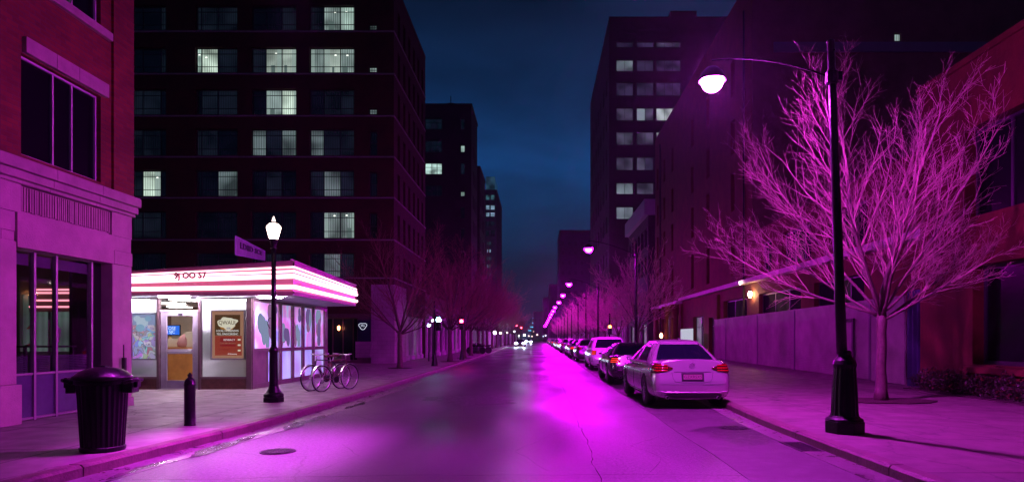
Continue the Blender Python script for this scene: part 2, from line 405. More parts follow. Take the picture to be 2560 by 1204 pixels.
# kerb stones with their joints
def kerb(name, K, sgn, label):
    vs = []; fs = []
    pts = []; y = -18.0
    while y < 60: pts.append((y, y+2.45)); y += 2.47
    while y < 600: pts.append((y, y+30)); y += 30
    mb = MB()
    for a, b in pts:
        for t0, t1 in [(a+(b-a)*k/2, a+(b-a)*(k+1)/2) for k in range(2)]:
            x0, x1 = lerpK(K, t0), lerpK(K, t1)
            w = .16*sgn; e = .03*sgn
            pr = lambda x, y: [(x, y, -.1), (x, y, .10), (x+e, y, .13), (x+w, y, .134), (x+w, y, -.1)]
            mb.add(pr(x0, t0)+pr(x1, t1), [(k, k+1, k+6, k+5) for k in range(4)]+[(0,1,2,3,4),(9,8,7,6,5)])
    o = mb.build(name, M_kerb); return struct(o, label)
kerb('kerb', DL, -1, 'worn concrete kerb along the left side of the street')
kerb('kerb', DR, 1, 'worn concrete kerb along the right side of the street')
strip('pavement', DL, -55, -.16, -.2, .13, M_slabL, 'concrete pavement in front of the neon shop')
strip('pavement', DR, .16, 60, -.2, .13, M_slabR, 'concrete pavement on the right with tree shadows')
strip('gutter', DL, 0, .42, -.05, .006, M_gutter, 'pale concrete gutter strip beside left kerb')
strip('gutter', DR, -.30, 0, -.05, .010, M_gutter, 'pale concrete gutter strip beside right kerb')
vs = []; fs = []
for x, y in DR: vs += [(2.16+.02*math.sin(y*1.7),y,-.05),(x-.30,y,-.05),(x-.30,y,.005),(2.16+.02*math.sin(y*1.7),y,.005)]
for i in range(len(DR)-1):
    for k in range(4): fs.append((i*4+k, i*4+(k+1)%4, i*4+4+(k+1)%4, i*4+4+k))
struct(MB().add(vs, fs).build('parking_lane', M_park), 'darker asphalt parking lane beside right kerb')
# joints and cracks sealed or opened in the road
def crack(pts, w, seed, label, name='road_crack', step=.18, amp=.03, z=.0035):
    rnd = random.Random(seed); P = []
    for (x0,y0),(x1,y1) in zip(pts, pts[1:]):
        n = max(1, int(math.hypot(x1-x0, y1-y0)/step))
        for k in range(n): P.append((x0+(x1-x0)*k/n, y0+(y1-y0)*k/n))
    P.append(pts[-1]); ox = oy = 0; Q = []
    for x, y in P:
        ox = ox*.7+rnd.gauss(0, amp*.55); oy = oy*.7+rnd.gauss(0, amp*.55); Q.append((x+ox, y+oy))
    vs = []
    for i, (x, y) in enumerate(Q):
        a, b = Q[max(0,i-1)], Q[min(len(Q)-1,i+1)]; dx, dy = b[0]-a[0], b[1]-a[1]; l = math.hypot(dx, dy) or 1
        ww = w*.26*rnd.uniform(.3,1.3); vs += [(x-dy/l*ww, y+dx/l*ww, z), (x+dy/l*ww, y-dx/l*ww, z)]
    o = MB().add(vs, [(2*i,2*i+1,2*i+3,2*i+2) for i in range(len(Q)-1)]).build(name, mat('crack_dark', (.006,.005,.006), .9, spec=.1)); struct(o, label)
crack([(-4.2,6.55),(-1.5,6.75),(1.0,6.85),(3.3,6.7)], .017, 1, 'open crack across the whole street at the bottom of the picture')
crack([(-4.1,11.3),(-1,11.85),(.66,12.0),(2.1,11.7)], .014, 2, 'open crack across the street level with the silver sedan', z=.0031)
crack([(.62,3),(.66,9),(.72,14),(.66,30),(.7,60)], .016, 3, 'long crack running up the right lane', amp=.02, z=.0039)
crack([(.7,13.2),(1.1,13.6),(1.7,13.2),(2.12,13.9)], .010, 4, 'short crack branching right from the long crack', z=.0027)
crack([(-3.4,19.5),(-1,20),(.6,19.7),(2.1,20.2)], .016, 5, 'faint crack across the street farther away')
crack([(-2.5,6.8),(-2.2,7.9),(-2.7,8.8)], .008, 6, 'short crooked crack in the left lane')
crack([(.1,7),(-.3,8.2),(.2,9.6),(.62,10.4)], .007, 7, 'thin crooked crack in the middle of the street')
crack([(1.2,6.9),(1.5,7.8),(1.25,8.6),(1.8,9.4)], .008, 8, 'thin crooked crack in the right lane')
crack([(-3.0,29),(0,29.6),(2.1,29.2)], .02, 9, 'dark seam across the street by the third parked car')
def patch_sheet(pts, m, z, label):
    struct(MB().add([(x,y,z) for x,y in pts], [tuple(range(len(pts)))]).build('asphalt_patch', m), label)
M_patch = mat('patch_asphalt', (.022,.02,.022), .5, var=.6, vscale=9, bump=.8, bscale=45, rvar=.2)
rp_ = random.Random(4)
def blobby(cx, cy, rx, ry, s): 
    r_ = random.Random(s); n = 60; k1, k2 = r_.uniform(0,6), r_.uniform(0,6)
    return [(cx+rx*(1+.32*math.sin(2*t+k1)+.25*math.sin(5*t+k2)+.2*math.sin(9*t+k1))*math.cos(t), cy+ry*(1+.18*math.sin(3*t+k2))*math.sin(t)) for t in [2*PI*q/n for q in range(n)]]
M_wet = mat('wet_film', (.05,.045,.05), .2, spec=.5, rvar=.14, vscale=5, var=.5)
for q, (cx, cy, rx, ry) in enumerate(((-4.05,11.0,.13,.9),(-4.25,8.6,.10,.9),(-3.95,13.9,.09,.7),(-4.42,7.1,.07,.5))):
    patch_sheet(blobby(cx,cy,rx,ry,q+20), M_wet, .0085, 'small puddle in the left gutter')
for q, (cx, cy, rx, ry) in enumerate(((-1.6,15.2,.9,1.3),(3.0,9.6,.45,.9),(-.6,24,1.0,2.2))):
    patch_sheet(blobby(cx,cy,rx,ry,q+40), M_patch, .0066 if cx > 2 else .0021, 'dark worn asphalt stain on the street')
# patches of repaired asphalt, manhole covers, drain
def disc(cx, cy, rx, ry, n=28, jit=0.0, seed=1):
    rnd = random.Random(seed)
    return [(cx+rx*math.cos(2*PI*k/n)*(1+jit*rnd.uniform(-1,1)), cy+ry*math.sin(2*PI*k/n)*(1+jit*rnd.uniform(-1,1))) for k in range(n)]
M_iron = mat('cast_iron', (.03,.03,.032), .45, .6, var=.3, vscale=20, bump=.6, bscale=70)
def manhole(x, y, r, label, z=0.0):
    t = thing('manhole_cover', label, 'manhole cover', (x,y,z))
    mb = MB().prism(disc(0,0,r,r), .0, .009); mb.build('rim', M_iron, t)
    mb = MB().prism(disc(0,0,r*.88,r*.88), .0, .013)
    for k in range(5):
        for j in range(5):
            u, v = (k-2)*r*.32, (j-2)*r*.32
            if math.hypot(u, v) < r*.75: mb.box(u-.03, u+.03, v-.03, v+.03, .012, .017)
    mb.build('lid', M_iron, t)
manhole((695-VX)*8.2/F, 8.2, .22, 'small dark manhole cover in the left lane near the camera')
manhole((1833-VX)*10.35/F, 10.35, .26, 'dark manhole cover in the gutter behind the silver sedan')
t = thing('storm_drain', 'dark grated storm drain at the right kerb below the big lamp post', 'drain', (3.52, 8.55, .0))
mb = MB().box(-.17,.13,-.38,.38,.0,.014); mb.build('frame', M_iron, t)
mb = MB()
for k in range(9): mb.box(-.14,.10,-.34+k*.075,-.31+k*.075,.014,.02)
mb.build('grate', M_iron, t)
# leaf litter and grit in the gutters
rnd = random.Random(3); mb = MB()
for k in range(520):
    side = rnd.random() < .5; y = rnd.uniform(5, 22)
    x = (lerpK(KR, y)-abs(rnd.gauss(0,.12))-.01) if side else (lerpK(KL, y)+abs(rnd.gauss(0,.16))+.01)
    s = rnd.uniform(.008,.03); a = rnd.uniform(0, PI)
    z = .012+rnd.uniform(0,.004)
    mb.poly([(x+s*math.cos(a+q), y+s*.7*math.sin(a+q), z+rnd.uniform(0,.008)) for q in (0,1.3,PI,4.4)])
o = mb.build('leaf_litter', mat('dead_leaf', (.09,.05,.03), .8)); struct(o, 'dry leaves and grit in the gutters', 'stuff')
# ================================================================ near left corner building
M_dark = mat('dark_metal', (.012,.012,.014), .38, .3, spec=.5)
M_black = mat('black_paint', (.004,.004,.005), .36, 0, bump=.25, bscale=30, spec=.3, rvar=.12, vscale=12)
M_alu = mat('aluminium', (.45,.45,.47), .35, .7, var=.1, vscale=8)
M_stone = mat('cast_stone', (.44,.33,.33), .8, var=.16, vscale=2.2, bump=.35, bscale=45)
M_stone2 = mat('cast_stone_band', (.38,.28,.29), .8, var=.2, vscale=3, bump=.35, bscale=45)
M_brickL = brick_mat('red_brick', 'YZX', (.19,.045,.018), (.13,.03,.014), (.12,.055,.045), .22, .075, .007, var=.3)
M_glass = glass('shop_glass', (.82,.86,.86), .10)
M_glassc = glass('clear_glass', (.93,.96,.95), .05)
M_nightpane = mat('night_pane', (.006,.006,.009), .2, spec=.12)
M_darkroom = mat('unlit_room', (.02,.02,.022), .8)
FL = Face((-8.05, 0, 0), (0,1,0), (1,0,0))
cb = thing('corner_building', 'red brick corner building with pale stone base and big shop window at the left edge', 'building', (0,0,0))
up = [(9.95,11.76,4.31,5.88),(9.95,11.76,7.16,8.7),(5.2,7.6,4.31,5.88),(5.2,7.6,7.16,8.7)]
mb = MB(); FL.wall(mb, -2, 12.05, 4.2, 13, up, .26)
mb.box(-16,-8.06,-2,12.05,12.9,13.1)
mb.poly([(-8.05,12.65,4.2),(-16,12.65,4.2),(-16,12.65,13),(-8.05,12.65,13)])
mb.poly([(-16,-2,0),(-16,12.65,0),(-16,12.65,13),(-16,-2,13)])
mb.build('brick_wall', M_brickL, cb)
mb = MB(); FL.box(mb, 12.05, 12.65, 4.2, 13, -.3, .05); mb.build('corner_pier', M_brickL, cb)
for k, r in enumerate(up):
    dim = window_mat('dim_office', 'YZX', (.10,.13,.13), (.1,.12,.12), .6, 2)
    ms = [M_nightpane, M_nightpane, M_nightpane] if r[2] < 5 else [M_nightpane, dim, M_nightpane]
    a, b = r[0], r[1]
    FL.window(cb, r, [a+(b-a)*.42, a+(b-a)*.66], ms, mat('window_frame_stone', (.5,.42,.5), .5), .12, .035)
mb = MB()
for r in up:
    x = r[1]+.13; a0 = r[0]+.02
    for (u0, u1) in [(a0, a0+(x-a0)*.33-.004), (a0+(x-a0)*.33+.004, a0+(x-a0)*.6-.004), (a0+(x-a0)*.6+.004, x)]:
        FL.box(mb, u0, u1, r[3]+.02, r[3]+.27, -.05, .075)
mb.each('lintel', M_stone2, cb, bevel=.008)
mb = MB()
for (u0,u1) in ((9.9,12.0),(5.1,7.7)):
    FL.box(mb, u0, u1, 7.0, 7.15, -.05, .075)
mb.each('sill', M_stone2, cb, bevel=.008)
# cornice in three steps with joints, frieze with ribs
mb = MB()
us = [-2,3.2,5.6,7.9,9.2,10.5,11.6,12.72]
for a, b in zip(us, us[1:]):
    FL.box(mb, a+.003, b-.003, 4.03, 4.21, -.3, .16)
    FL.box(mb, a+.003, b-.003, 3.90, 4.027, -.3, .10)
    FL.box(mb, a+.003, b-.003, 3.84, 3.897, -.3, .04)
mb.build('cornice', M_stone2, cb, bevel=.012)
mb = MB()
FL.box(mb, -2, 9.95, 3.4, 3.838, -.3, .0); FL.box(mb, 12.07, 12.66, 3.4, 3.838, -.3, .0); FL.box(mb, 9.95, 12.07, 3.4, 3.838, -.3, -.06)
u = 9.99; rnd = random.Random(5)
while u < 12.03:
    w = .028+rnd.uniform(-.006,.01)
    FL.box(mb, u, u+w, 3.43+rnd.uniform(0,.015), 3.82, -.06, -.018-rnd.uniform(0,.012)); u += w+.022
mb.build('ribbed_frieze', M_stone, cb)
mb = MB()
FL.box(mb, 9.87, 12.12, 2.86, 3.396, -.3, .012)
FL.box(mb, 12.125, 12.64, 3.12, 3.396, -.3, .0); FL.box(mb, 12.125, 12.66, 2.86, 3.115, -.3, .015)
FL.box(mb, -2, 9.865, 3.10, 3.396, -.3, -.02); 
for a, b in ((-2,7.2),(7.21,9.3),(9.31,9.62),(9.63,9.865)): FL.box(mb, a, b, 2.95, 3.095, -.3, -.035)
mb.build('stone_band', M_stone, cb, bevel=.006)
mb = MB(); FL.box(mb, 12.09, 12.66, .0, 2.857, -.5, .0); FL.box(mb, 8.9, 9.87, .74, 2.945, -.5, .0); FL.box(mb, 8.84, 9.90, .0, .737, -.5, .06)
FL.box(mb, -2, 5.0, .74, 2.945, -.5, .0); FL.box(mb, -2, 5.05, .0, .737, -.5, .06)
mb.each('stone_pier', M_stone, cb, bevel=.012)
mb = MB(); FL.box(mb, 12.09, 12.67, .05, .30, -.4, .04); mb.build('plinth', M_stone2, cb, bevel=.01)
def shop_window(par, a, b, splits):
    mb = MB(); d = -.18
    fw = .045
    for q in [a+fw/2]+splits+[b-fw/2]: FL.box(mb, q-fw/2, q+fw/2, .13, 2.85, d, d+.07)
    for z in (.15, .86, 2.83):
        ed = [a+fw/2]+splits+[b-fw/2]
        for e0, e1 in zip(ed, ed[1:]): FL.box(mb, e0+fw/2, e1-fw/2, z, z+.035, d, d+.06)
    w = mb.build('shop_window', mat('mauve_metal_frame', (.34,.26,.33), .45, .4), par)
    ed = [a]+splits+[b]
    for e0, e1 in zip(ed, ed[1:]):
        pb = MB(); FL.box(pb, e0+.02, e1-.02, .90, 2.82, d+.015, d+.025); pb.build('pane', M_glass, w)
        pb = MB(); FL.box(pb, e0+.02, e1-.02, .19, .855, d+.01, d+.03); pb.build('spandrel_pane', mat('spandrel_glass', (.10,.10,.16), .15, var=.2, vscale=3), w)
        pb = MB(); FL.box(pb, e0+.025, e1-.025, 2.62, 2.80, d-.03, d-.02); pb.build('blind', mat('roller_blind', (.20,.12,.22), .8), w)
        pb = MB()
        for k in range(9): FL.box(pb, e0+.025, e1-.025, .9+k*.03, .922+k*.03, d-.05, d-.03)
        pb.build('low_slats', mat('slat_grey', (.10,.09,.12), .7), w)
shop_window(cb, 9.90, 11.72, [10.37, 10.84]); shop_window(cb, 5.05, 8.80, [6.3, 7.55])
mb = MB(); FL.box(mb, 11.72, 12.09, .13, 2.86, -.55, -.22); FL.box(mb, -2, 5, .1, 2.9, -.6, -.5); mb.build('recess_panel', M_dark, cb)
# interior room
mb = MB()
mb.box(-12.6,-8.3,4.9,12.35,.10,.135); mb.box(-12.6,-8.3,4.9,12.35,2.9,2.95); mb.box(-12.62,-12.55,4.9,12.35,.1,2.95); mb.box(-12.6,-8.55,12.3,12.36,.1,2.95); mb.box(-12.6,-8.3,4.9,4.95,.1,2.95)
mb.build('room_shell', mat('room_plaster', (.30,.29,.22), .85, var=.2, vscale=1.5), cb)
mb = MB(); mb.box(-9.25,-8.80,12.22,12.29,1.2,2.28); mb.box(-9.85,-9.32,12.22,12.29,1.2,2.28)
mb.build('inner_glazing', window_mat('inner_lit', 'XZY', (.10,.14,.125), (.2,.24,.22), .3, 5), cb)
mb = MB()
for x in (-9.88,-9.30,-8.78): mb.box(x-.025,x+.025,12.16,12.24,1.0,2.32)
mb.box(-9.9,-8.76,12.16,12.235,2.28,2.33); mb.box(-9.9,-8.76,12.16,12.235,1.17,1.2)
mb.build('inner_frame', mat('inner_frame_mat', (.35,.37,.36), .5), cb)
M_ntube = emis('pink_tube', (1.0,.27,.36), 2.4)
t = thing('neon_bar_sign', 'four stacked pink neon bars glowing inside the corner shop window', 'neon sign', (-9.1,12.0,2.35))
for k, (z, a, b) in enumerate(((2.42,-9.50,-8.66),(2.36,-9.52,-8.66),(2.22,-9.52,-8.66),(2.10,-9.55,-8.66))):
    MB().tube([(a+9.1, 0, z-2.35-.06),(b+9.1, 0, z-2.35-.06)], .017, 8).build('neon_tube', M_ntube, t)
mb = MB(); mb.box(-.5,.46,.05,.07,-.4,.1); mb.build('backing_panel', mat('backing_dark', (.10,.07,.07), .6), t)
# balloon-like glass ornaments in the window
def ornament(x, y, z, col, label, s):
    rnd = random.Random(s)
    mb = MB(); pts = [Vector((0,0,0))]; 
    P_ = [(0,0,0),(.02,.05,.07),(-.01,.09,.15),(.02,.06,.24),(.05,-.02,.30),(.03,-.08,.26)]
    mb.tube([Vector(p)*1.1 for p in P_], [.012,.03,.045,.05,.035,.008], 10)
    mb.lathe([(.05,-.01),(.055,0),(.015,.02)], 14)
    o = mb.build('glass_ornament', mat('ornament_'+str(s), col, .15, coat=1), smooth=True, loc=(x,y,z)); tag(o, label, 'ornament')
ornament(-9.0, 11.3, 1.33, (.5,.20,.03), 'curled orange glass ornament on the shelf in the corner shop window', 1)
ornament(-8.75, 11.55, 1.33, (.5,.5,.42), 'curled cream glass ornament beside the orange one in the corner shop window', 2)
mb = MB().box(-9.4,-8.45,11.2,11.7,1.29,1.32); mb.box(-9.38,-9.34,11.22,11.26,.13,1.29); mb.box(-8.52,-8.48,11.22,11.26,.13,1.29); mb.box(-9.38,-9.34,11.64,11.68,.13,1.29); mb.box(-8.52,-8.48,11.64,11.68,.13,1.29)
o = mb.build('display_table', mat('table_dark', (.05,.04,.04), .5)); tag(o, 'thin dark display table inside the corner shop window', 'table')
o = MB().lathe([(.09,0),(.10,.02),(.06,.05)], 16).build('ceiling_lamp', emis('room_lamp', (.85,1,.8), 3.2), loc=(-9.7,10.6,2.83)); tag(o, 'small dim ceiling lamp inside the corner shop', 'lamp')

# ================================================================ neon shop
SX0, SX1, SY0, SY1 = -13.2, -7.44, 16.6, 22.5
sh = thing('neon_shop', 'single storey shop wrapped in glowing pink neon canopy', 'shop', (0,0,0))
M_mull = mat('bronze_frame', (.16,.11,.12), .42, .5, var=.15, vscale=6)
M_greyfr = mat('grey_door_metal', (.42,.43,.47), .4, .5, var=.12, vscale=5)
M_kick = mat('kick_panel', (.10,.045,.03), .55, var=.35, vscale=9, bump=.3, bscale=50)
FF = Face((0, SY0, 0), (1,0,0), (0,-1,0)); FS = Face((SX1, 0, 0), (0,1,0), (1,0,0))
# frame posts and rails of the front
mb = MB()
for a, b in ((-9.90,-9.83),(-8.83,-8.76),(-7.58,-7.44),(-12.0,-11.9)): FF.box(mb, a, b, .13, 2.50, -.08, .03)
mb.each('post', M_mull, sh, bevel=.006)
mb = MB()
for a, b in ((-11.9,-9.90),(-8.76,-7.58)):
    FF.box(mb, a, b, .40, .455, -.07, .02); FF.box(mb, a, b, 2.46, 2.50, -.07, .02)
mb.each('window_rail', M_mull, sh)
mb = MB()
for a, b in ((-11.9,-9.90),(-8.76,-7.58)): FF.box(mb, a, b, .13, .398, -.06, .0)
mb.each('kick_panel', M_kick, sh)
for a, b in ((-11.9,-9.90),(-8.76,-7.58)):
    mb = MB(); FF.box(mb, a, b, .455, 2.46, -.03, -.02); mb.build('front_glass', M_glassc, sh)
mb = MB(); FF.box(mb, -13.2, -12.0, .13, 2.5, -.1, 0); mb.build('end_wall', M_stone, sh)
# door
dr = MB()
for a, b in ((-9.81,-9.66),(-8.99,-8.85)): FF.box(dr, a, b, .15, 2.12, -.06, -.01)
FF.box(dr, -9.66, -8.99, 2.03, 2.12, -.06, -.01); FF.box(dr, -9.66, -8.99, .15, .36, -.06, -.01)
FF.box(dr, -9.66, -8.99, 1.05, 1.17, -.055, -.015)
door = dr.build('door', M_greyfr, sh, bevel=.006)
mb = MB(); FF.box(mb, -9.66, -8.99, 1.17, 2.03, -.04, -.03); FF.box(mb, -9.66, -8.99, .36, 1.05, -.04, -.03); mb.build('door_glass', M_glassc, door)
mb = MB(); mb.tube([(-9.6,SY0-.0,1.12),(-9.6,SY0-.09,1.12),(-8.97,SY0-.09,1.12),(-8.97,SY0-.0,1.12)], .013, 8); mb.build('push_bar', M_alu, door)
mb = MB(); mb.tube([(-8.93,SY0,.95),(-8.93,SY0-.08,.97),(-8.93,SY0-.08,1.30),(-8.93,SY0,1.32)], .011, 8); mb.build('handle', M_alu, door)
mb = MB(); mb.box(-9.35,-9.25,SY0-.02,SY0+.02,2.05,2.09); mb.build('closer', M_dark, door)
mb = MB(); FF.box(mb, -9.83, -8.83, 2.13, 2.19, -.07, .0); mb.build('transom_bar', M_greyfr, sh)
mb = MB(); FF.box(mb, -9.83, -8.83, 2.19, 2.48, -.03, -.02); mb.build('transom_glass', M_glassc, sh)
mb = MB(); FF.box(mb, -9.83, -8.83, .11, .145, -.3, .12); mb.build('threshold', M_alu, sh)
# roof slab, soffit, fascia
CX = -6.17; CY = 16.08; ZB = 2.53
def ztop(x, y): # canopy parapet, a little higher at the corner
    if y <= CY+.01: return 3.13+(x+10.4)/(CX+10.4)*.27
    return 3.40-(y-CY)/(21.5-CY)*.19
ring = [(-13.4,CY),(-10.4,CY),(CX,CY),(CX,21.5)]
M_fas = mat('fascia_pink_enamel', (.46,.15,.24), .35, var=.1, vscale=4, spec=.5)
M_fas2 = mat('parapet_enamel', (.30,.09,.17), .45, var=.12, vscale=4)
mb = MB()
for (a, b) in zip(ring, ring[1:]):
    za, zb_ = ztop(*a)-.14, ztop(*b)-.14
    mb.poly([(a[0],a[1],ZB+.09),(b[0],b[1],ZB+.09),(b[0],b[1],zb_),(a[0],a[1],za)])
mb.poly([(CX,21.5,ZB+.09),(SX1,21.9,ZB+.09),(SX1,21.9,3.07),(CX,21.5,3.07)])
mb.build('fascia', M_fas, sh)
mb = MB()
for (a, b) in zip(ring, ring[1:]):
    za, zb_ = ztop(*a), ztop(*b); dx = .03 if a[0] == b[0] == CX else 0; dy = -.03 if a[1] == b[1] else 0
    mb.poly([(a[0]+dx,a[1]+dy,za-.14),(b[0]+dx,b[1]+dy,zb_-.14),(b[0]+dx,b[1]+dy,zb_),(a[0]+dx,a[1]+dy,za)])
    mb.poly([(a[0]+dx,a[1]+dy,za),(b[0]+dx,b[1]+dy,zb_),(b[0]-.1*(dx > 0),b[1]+.1*(dy < 0),zb_),(a[0]-.1*(dx > 0),a[1]+.1*(dy < 0),za)])
    mb.poly([(a[0]+dx,a[1]+dy,ZB-.0),(b[0]+dx,b[1]+dy,ZB),(b[0]+dx,b[1]+dy,ZB+.09),(a[0]+dx,a[1]+dy,ZB+.09)])
mb.build('parapet_trim', M_fas2, sh)
mb = MB(); mb.tube([(CX-.05,CY-.02,3.42),(CX+.02,21.5,3.23)], .03, 8); mb.build('coping_pipe', mat('coping', (.5,.35,.42), .4), sh, smooth=True)
mb = MB(); mb.prism([(-13.4,CY),(CX,CY),(CX,21.5),(SX1,21.9),(SX1,22.5),(-13.4,22.5)], ZB+.002, ZB+.05); mb.build('soffit', mat('soffit_white', (.55,.5,.6), .6, var=.1, vscale=3), sh)
mb = MB(); mb.prism([(-13.2,CY+.2),(CX-.2,CY+.2),(CX-.2,21.3),(SX1,21.7),(SX1,22.5),(-13.2,22.5)], ZB+.06, 2.95); mb.build('roof', M_darkroom, sh)
M_tube = emis('neon_pink_white', (1.0,.50,.62), 3.6)
for k, (dz, r_) in enumerate(((.655,.022),(.55,.030),(.425,.056),(.21,.052))):
    def zt(x, y): 
        base = ztop(x, y)-3.40
        return ZB+dz+(.05 if dz > .3 else 0.0)+base*(dz/.87)
    yo = CY-.045; xo = CX+.045
    mb = MB(); mb.tube([(-13.3,yo,zt(-10.4,CY)),(-10.4,yo,zt(-10.4,CY)),(xo-.01,yo,zt(CX,CY))], r_, 8); mb.build('neon_tube', M_tube, sh, smooth=True)
    mb = MB(); mb.tube([(xo,yo,zt(CX,CY)),(xo,21.5,zt(CX,21.5))], r_, 8); mb.build('neon_tube', M_tube, sh, smooth=True)
    mb = MB()
    for x in [-10+.9*i for i in range(5)]: mb.box(x-.012,x+.012,yo,CY,zt(x,CY)-.015,zt(x,CY)+.015)
    for y in [16.8+.9*i for i in range(6)]: mb.box(CX,xo,y-.012,y+.012,zt(CX,y)-.015,zt(CX,y)+.015)
    mb.build('tube_clip', M_fas2, sh)
lz = 3.075
mb = text_mb('9j OO 57', .215, lambda x, y, d: (-8.70+x*.93, CY-.11-d, 3.01+y+x*.02), .012, 1.02, .006)
mb.build('sign_number', mat('pink_letters', (.36,.02,.09), .5), sh)
# ---- side glazing
mb = MB()
py = [16.67,18.37,18.54,19.29,19.46,20.14,20.34,21.08,21.26,22.2]
posts = [(16.6,16.72),(18.36,18.52),(19.28,19.44),(20.12,20.30),(21.06,21.22),(22.2,22.5)]
for a, b in posts: FS.box(mb, a, b, .13, 2.5, -.1, .02)
mb.each('side_post', M_mull, sh, bevel=.005)
mb = MB()
bays = [(posts[i][1], posts[i+1][0]) for i in range(5)]
for a, b in bays:
    for z0, z1 in ((2.42,2.5),(1.08,1.18),(.13,.26)): FS.box(mb, a, b, z0, z1, -.08, .01)
mb.each('side_rail', M_mull, sh)
def art_mat(name, seed, cols, strength, scale=.75, dist=1.6):
    m = bpy.data.materials.new(name); m.use_nodes = True; N, L = nt(m); p = N['Principled BSDF']
    tc = N.new('ShaderNodeTexCoord'); v = swizzle(N, L, tc, 'YZX')
    mp = N.new('ShaderNodeMapping'); mp.inputs['Location'].default_value = (seed*2.3, seed*1.1, seed); mp.inputs['Scale'].default_value = (1.0, .7, 1)
    L.new(v, mp.inputs[0])
    n = N.new('ShaderNodeTexNoise'); n.inputs['Scale'].default_value = scale; n.inputs['Detail'].default_value = 1.5; n.inputs['Distortion'].default_value = dist
    L.new(mp.outputs[0], n.inputs['Vector'])
    r = N.new('ShaderNodeValToRGB'); cr = r.color_ramp
    cr.interpolation = 'EASE'
    k = len(cols)
    cr.elements[0].position = .32; cr.elements[0].color = (*cols[0],1); cr.elements[1].position = .68; cr.elements[1].color = (*cols[-1],1)
    for i in range(1, k-1):
        e = cr.elements.new(.32+.36*i/(k-1)); e.color = (*cols[i],1)
    L.new(n.outputs['Fac'], r.inputs[0])
    L.new(r.outputs[0], p.inputs['Base Color']); L.new(r.outputs[0], p.inputs['Emission Color']); p.inputs['Emission Strength'].default_value = strength
    p.inputs['Roughness'].default_value = .25
    return m
pal = [(.35,.36,.85),(.52,.50,.95),(.55,.30,.72),(.66,.25,.62),(.66,.48,.92),(.42,.58,.95)]
arts = [art_mat('side_print_'+str(k), k*1.7+1, pal[k%3:]+pal[:k%3], .62) for k in range(5)]
lowm = art_mat('low_frost', 3, [(.25,.2,.6),(.45,.55,1.0),(.55,.7,1.0),(.4,.25,.6)], .55, .6, .6)
for k, (a, b) in enumerate(bays):
    mb = MB()
    FS.box(mb, a, b, 1.18, 2.42, -.05, -.035); w = mb.build('print_window', arts[k], sh)
    # curved shapes printed on the backlit panes
    cc = [(.75,.10,.30),(.85,.85,.95),(.30,.75,.80),(.9,.4,.1),(.5,.05,.4)]
    rnd = random.Random(30+k); mb = MB(); wd = b-a
    for q in range(3 if k else 5):
        cy_, cz_ = a+rnd.uniform(.2,.8)*wd, 1.3+rnd.uniform(.1,.95)
        pts = [(0,0,0)]*0
        ry, rz_ = rnd.uniform(.16,.34)*min(wd,.9), rnd.uniform(.18,.42); ph = rnd.uniform(0,6)
        ring_ = []
        for j in range(22):
            t_ = 2*PI*j/22; rr = 1+.28*math.sin(2*t_+ph)+.14*math.sin(3*t_+ph*2)
            yy = min(b-.02, max(a+.02, cy_+ry*rr*math.cos(t_))); zz = min(2.40, max(1.2, cz_+rz_*rr*math.sin(t_)))
            ring_.append(FS.P(yy, zz, -.028+q*.003))
        mb.poly(ring_, q % 3)
    mm = [bpy.data.materials.get('pr%d'%j) or emis('pr%d'%j, c, .42) for j, c in enumerate(((.58,.26,.60),(.50,.60,.95),(.34,.20,.58)))]
    mb.build('printed_shapes', mm, w)
    mb = MB()
    if k == 0:
        FS.box(mb, a, 17.55, .26, 1.08, -.05, -.02); mb.build('side_kick_panel', mat('side_kick', (.16,.09,.12), .5, var=.2, vscale=5), sh)
        mb = MB(); FS.box(mb, 17.60, b, .26, 1.08, -.05, -.035); mb.build('low_pane', lowm, sh)
        mb = MB(); FS.box(mb, 17.55, 17.60, .26, 1.08, -.06, .0); mb.each('side_post', M_mull, sh)
    else:
        FS.box(mb, a, b, .26, 1.08, -.05, -.035); mb.build('low_pane', lowm, sh)
# ---- interior
mb = MB()
mb.box(-13.1,-7.6,16.75,22.4,.10,.136)
mb.build('shop_floor', mat('shop_floor', (.35,.33,.30), .35, var=.15, vscale=4), sh)
mb = MB(); mb.box(-13.1,-7.6,22.3,22.45,.1,2.5); mb.box(-13.15,-13.05,16.7,22.3,.1,2.5); mb.box(-7.66,-7.62,16.75,22.3,.136,2.5)
mb.build('inner_wall', mat('inner_wall', (.20,.11,.075), .7, var=.15, vscale=2), sh)
mb = MB(); mb.box(-9.10,-7.67,17.25,17.30,.136,2.50); mb.box(-13,-10.25,17.25,17.30,.136,2.5)
mb.build('display_partition', mat('display_white', (.78,.80,.80), .7, var=.06, vscale=1.5), sh)
for x0, x1 in ((-9.05,-7.75),(-12,-10.35)):
    t = thing('display_light', 'bright white strip light above the %s window display of the neon shop' % ('right' if x0 > -9.5 else 'left'), 'strip light', ((x0+x1)/2, 17.0, 2.46))
    h_ = (x1-x0)/2
    MB().box(-h_,h_,-.05,.05,.03,.06).build('housing', M_alu, t); MB().box(-h_+.02,h_-.02,-.035,.035,-.01,.028).build('light_tube', emis('strip_white', (.84,.82,1.0), 42), t)
for i, (x, y) in enumerate(((-9.6,17.35),(-10.9,19.0),(-11.9,21.2))):
    t = thing('ceiling_light', 'square ceiling light %s inside the neon shop' % ('just behind the door', 'above the counter', 'near the back wall')[i], 'ceiling light', (x,y,2.49))
    MB().box(-.3,.3,-.3,.3,.0,.03).build('frame', M_alu, t); MB().box(-.27,.27,-.27,.27,-.02,-.001).build('diffuser', emis('ceil_white', (1.0,.86,.80), 26), t)
mb = MB(); mb.box(-1.0,1.0,-.3,.3,0,1.0); mb.box(-1.05,1.05,-.36,.34,1.0,1.05)
